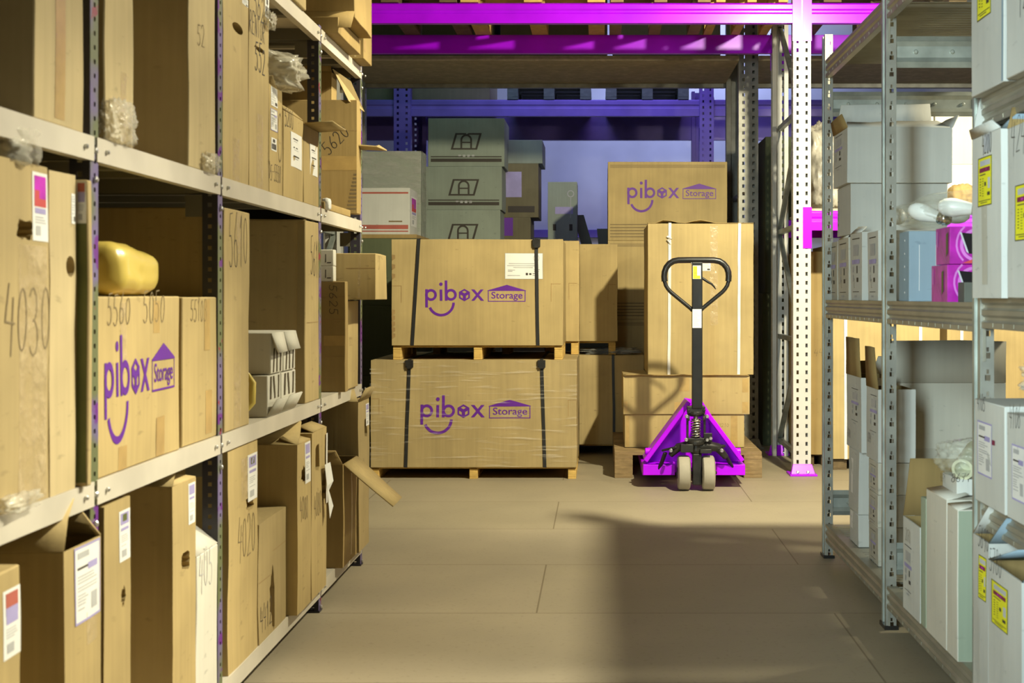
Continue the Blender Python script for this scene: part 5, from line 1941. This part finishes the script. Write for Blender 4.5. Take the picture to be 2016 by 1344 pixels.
grip = [(150, 478), (143, 400), (150, 330), (178, 255), (225, 195), (290, 155), (370, 139), (520, 137), (660, 137), (800, 137), (940, 139), (1030, 156), (1095, 196), (1145, 255), (1172, 330), (1178, 400), (1172, 478)]
MB().tube([lp(*p) for p in grip], .0158, 14).build('grip_loop', 'black', jack, smooth=60)
low = [(600, 945), (560, 905), (420, 790), (250, 650), (205, 600), (170, 545), (152, 485), (150, 450)]
mb = MB()
mb.tube([lp(*p) for p in low], .0105, 12)
mb.tube([lp(1325 - p[0] + 0, p[1]) for p in low], .0105, 12)
mb.build_each('lower_loop', 'black', jack, smooth=60)
mb = MB()
mb.hexa([lp(565, 175) + Vector((0, s, 0)) for s in (-.017, .017)] + [lp(760, 175) + Vector((0, s, 0)) for s in (.017, -.017)],
        [lp(590, 215) + Vector((0, s, 0)) for s in (-.021, .021)] + [lp(738, 215) + Vector((0, s, 0)) for s in (.021, -.021)])
mb.build('tube_collar', 'black', jack)
mb = MB()
pts = [lp(725, 405), lp(790, 450), lp(850, 490), lp(905, 520), lp(945, 565), lp(970, 605)]
mb.tube([p + Vector((0, .0, 0)) for p in pts], [.006, .007, .0065, .0055, .0045, .002], 10)
mb.build('release_lever', 'black', jack, smooth=60)
mb = MB()
y = YH - .0232


def flat(mb, a, b, m, dy=0.0):
    p, q = lp(*a), lp(*b)
    mb.add([(p.x, y - dy, q.z), (q.x, y - dy, q.z), (q.x, y - dy, p.z), (p.x, y - dy, p.z)], [(0, 1, 2, 3)], m)


flat(mb, (597, 226), (727, 440), 0)
flat(mb, (601, 236), (666, 436), 1, .0004)
flat(mb, (601, 386), (716, 436), 1, .0005)
for k, (a, c) in enumerate(((618, 290), (612, 315), (620, 345), (640, 405), (610, 365))):
    flat(mb, (a, c), (a + 38, c + 6), 2, .0008)
mb.build('warning_label', ['paper', 'yellow', 'ink_soft'], jack, fix=False)['label'] = 'yellow and white label'
mb = MB()
flat(mb, (592, 922), (737, 1222), 0)
for k in range(11):
    flat(mb, (606, 960 + k * 22), (606 + rnd.randint(60, 118), 965 + k * 22), 1, .0005)
mb.build('white_label', ['paper', 'silver'], jack, fix=False)



# ================================================================== goods in the right bay of the purple rack
pallet('pallet', 'low pallet on the floor under the bright strapped carton seen through the right shelving', (1.345, 1.95), (7.32, 8.0), 0, 'wood_dark', h=.064)
b = Carton('large_carton', 'bright carton with white straps seen through the right shelving, left one', (1.340, 1.955), (7.30, 8.0), (.0645, 1.30), 'card_b', amp=.003, step=.12)
for u in (1665, 1812):
    b.strap(PX(u, 7.30) - b.X[0], .018, 'strap_w')
pallet('pallet', 'low pallet on the floor under the second bright carton', (2.0, 2.62), (7.32, 8.0), 0, 'wood_dark', h=.064)
b = Carton('large_carton', 'second bright carton with a white strap, toward the right edge behind the shelving', (1.995, 2.63), (7.30, 8.0), (.0645, 1.30), 'card_b', amp=.003, step=.12)
b.strap(PX(1893, 7.30) - b.X[0], .018, 'strap_w')
pallet('pallet', 'low pallet under the shaded carton right of the white post', (1.19, 1.33), (7.52, 8.0), 0, 'wood_dark', h=.064)
b = Carton('large_carton', 'shaded narrow carton just right of the white perforated post', (1.187, 1.333), (7.50, 8.0), (.0645, 1.265), 'card_c', amp=.003)
b.hand('-Y', (1602, 700), '44', .04, 'ink_soft', .06)
tag(blob('goods_sack', 'wrap_sack', (1.30, 7.45, 1.4945), (.22, .5, .56), 14, .12, 5, 2.0, fold=.12), 'grey film wrapped sack on the rack level behind the farthest galvanised post', 'sack')
for i, (x0, x1, z0, z1, lab) in enumerate(((1.46, 1.95, 1.4945, 1.77, 'white carton on the rack level, lower left of the bright cluster behind the right shelving'), (1.96, 2.45, 1.4945, 1.77, 'white carton on the rack level, lower right of the bright cluster'),
                                           (1.46, 1.95, 1.7705, 2.06, 'white carton on the rack level, upper left of the bright cluster'), (1.96, 2.45, 1.7705, 2.06, 'white carton on the rack level, upper right of the bright cluster'), (2.46, 2.95, 1.4945, 2.06, 'tall white carton at the right end of the bright cluster'))):
    Carton('white_carton', lab, (x0, x1), (7.42, 7.95), (z0 + .0005, z1), 'white_warm', group='white cartons on the right rack level')
tag(blob('brown_bag', 'card_c', (2.06, 7.25, 1.4945), (.16, .22, .16), 15, .2, 4, 2.2, fold=.15), 'left crumpled brown bag in front of the white cartons on the rack level', 'bag', 'brown bags on the rack level')
tag(blob('brown_bag', 'card', (2.24, 7.25, 1.4945), (.16, .22, .13), 16, .2, 4, 2.2, fold=.15), 'right crumpled brown bag in front of the white cartons on the rack level', 'bag', 'brown bags on the rack level')

# ================================================================== goods behind the pallets
for i, (z0, z1) in enumerate(((0, .47), (.4705, .94), (.9405, 1.385))):
    lab = ['olive green carton on the floor, lowest of the dim stack by the left shelving', 'olive green carton in the middle of the dim stack by the left shelving', 'olive green carton at the top of the dim stack under the white and red box'][i]
    Carton('green_carton', lab, (-1.665, -1.21), (8.45, 9.15), (z0 + .0005 * (i > 0), z1), 'green_dark', group='olive green cartons')
b = Carton('cardboard_box', 'low tan carton under the white and red box, behind the upper logo carton', (-1.66, -1.22), (8.45, 9.10), (1.3855, 1.412), 'card_c')
b = Carton('white_carton', 'white box with dull red bands standing beside the left shelving', (-1.66, -1.270), (8.48, 8.84), (1.4125, 1.724), 'white')
w = b.w
b.bars('-Y', [(.01, .018, w - .01, .026), (.01, .036, w - .01, .064), (.01, .272, w - .01, .284)], 'brick', 'red_band')
b.bars('-Y', [(.25, .083, .34, .092)], 'ink_soft', 'print')
b.sticker_m('+X', .05, .06, b.d - .05, b.h - .05, 'photo', 'pink_lit_side')  # pink picture sheet stands in for pink light on this side
b = Carton('wrapped_carton', 'film wrapped carton with blue sheen behind the white and red box', (-1.655, -1.25), (8.86, 9.14), (1.4125, 2.01), 'green_card', amp=.003)
mb = MB()
for f_ in ('-Y', '+X'):
    _, _, _, _, L, H = b.frame(f_)
    b.grid(mb, f_, -.003, .003, L + .003, H + .003, 0, .006, n=10)
b.child(mb, 'stretch_wrap', ['wrap_grey'], smooth=60)
b.bars('-Y', [(.25, .20, .38, .225), (.25, .10, .36, .12)], 'paper', 'print')


def badge(b, s, t, w, h):
    p = P2()
    k = .28
    sk = lambda x, y: (x + y * k, y)
    o_ = [sk(-w / 2, -h / 2), sk(w / 2, -h / 2), sk(w / 2, h / 2), sk(-w / 2, h / 2)]
    i_ = [sk(x * .84, y * .80) for x, y in ((-w / 2, -h / 2), (w / 2, -h / 2), (w / 2, h / 2), (-w / 2, h / 2))]
    p.hole_poly(o_, i_)
    p.rect(-w * .22, -h * .40, -w * .15, h * .1)
    p.rect(w * .15, -h * .40, w * .22, h * .1)
    p.ring(0, h * .08, w * .22, w * .15, 0, 180, 24)
    p.rect(-w * .18, -h * .10, w * .18, -h * .02)
    b.art('-Y', p, s, t, 1, 1, 'ink', 'printed_badge', .001)
    b.bars('-Y', [(s - w * .3 + q * w * .17, t - h * .95, s - w * .3 + q * w * .17 + w * .1, t - h * .80) for q in range(4)], 'grey_ink', 'print')


BY = 9.6
for i, (z0, z1, u0, u1, lab) in enumerate(((0, .95, 838, 985, 'large plain carton on the floor under the badge cartons'), (.9505, 1.302, 838, 985, 'badge carton hidden lowest behind the upper logo carton'),
                                           (1.3025, 1.652, 838, 985, 'dim carton with a rounded badge, its top just over the upper logo carton'), (1.6525, 1.980, 838, 988, 'dim carton with a rounded badge, second from the top of its stack'),
                                           (1.9805, 2.345, 843, 993, 'dim carton with a rounded badge on top of the stack, under the blue beam'))):
    b = Carton('badge_carton' if i else 'plain_carton', lab, (PX(u0, BY), PX(u1, BY)), (BY, BY + .5), (z0, z1), 'green_card', group='cartons with a rounded badge' if i else None, step=.12)
    if i:
        badge(b, b.w * .5, b.h * .52, .20, .125)
        b.bars('-Y', [(.02, .035, b.w - .02, .060), (.02, .07, b.w - .02, .078)], 'ink', 'printed_stripes')
CY = 10.0
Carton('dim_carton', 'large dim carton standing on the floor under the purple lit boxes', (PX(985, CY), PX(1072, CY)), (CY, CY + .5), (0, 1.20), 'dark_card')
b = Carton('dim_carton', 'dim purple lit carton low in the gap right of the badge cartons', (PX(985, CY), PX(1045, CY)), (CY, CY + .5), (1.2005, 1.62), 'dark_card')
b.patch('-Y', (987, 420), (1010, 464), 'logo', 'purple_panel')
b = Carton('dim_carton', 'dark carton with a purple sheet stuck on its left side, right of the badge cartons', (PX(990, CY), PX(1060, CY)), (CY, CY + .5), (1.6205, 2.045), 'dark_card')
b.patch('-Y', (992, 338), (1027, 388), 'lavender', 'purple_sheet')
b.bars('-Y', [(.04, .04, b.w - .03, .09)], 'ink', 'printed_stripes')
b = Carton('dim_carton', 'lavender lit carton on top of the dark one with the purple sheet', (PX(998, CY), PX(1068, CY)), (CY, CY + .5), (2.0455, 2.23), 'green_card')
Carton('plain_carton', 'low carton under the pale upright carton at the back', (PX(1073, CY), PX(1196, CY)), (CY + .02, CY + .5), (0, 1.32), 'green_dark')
b = Carton('pale_carton', 'pale upright carton with a small lavender sticker in front of the bright back wall', (PX(1078, CY), PX(1136, CY)), (CY + .05, CY + .4), (1.3205, 1.905), 'green_card')
b.patch('-Y', (1093, 407), (1128, 421), 'lavender', 'sticker')
b.bars('-Y', [(.04, .20, .065, .25), (.17, .20, .195, .25)], 'ink', 'print')
p = P2()
p.ring(.18, .49, .028, .020)
p.rect(.177, .30, .183, .46)
b.art('-Y', p, 0, 0, 1, 1, 'grey_ink', 'print')
for i, (u, lean, h, lab) in enumerate(((1150, .09, .33, 'grey board leaning to the left beside the pale upright carton'), (1180, .02, .22, 'short grey board standing left of the striped tower'))):
    x = PX(u, CY)
    mb = MB()
    mb.hexa([(x, CY + .10, 1.3205), (x + .09, CY + .10, 1.3205), (x + .09, CY + .14, 1.3205), (x, CY + .14, 1.3205)],
            [(x - lean, CY + .16, 1.3205 + h), (x - lean + .085, CY + .16, 1.3205 + h), (x - lean + .085, CY + .20, 1.3205 + h), (x - lean, CY + .20, 1.3205 + h)])
    tag(mb.build('grey_board', 'green_dark', base=(x, CY + .1, 1.3205)), lab, 'board')
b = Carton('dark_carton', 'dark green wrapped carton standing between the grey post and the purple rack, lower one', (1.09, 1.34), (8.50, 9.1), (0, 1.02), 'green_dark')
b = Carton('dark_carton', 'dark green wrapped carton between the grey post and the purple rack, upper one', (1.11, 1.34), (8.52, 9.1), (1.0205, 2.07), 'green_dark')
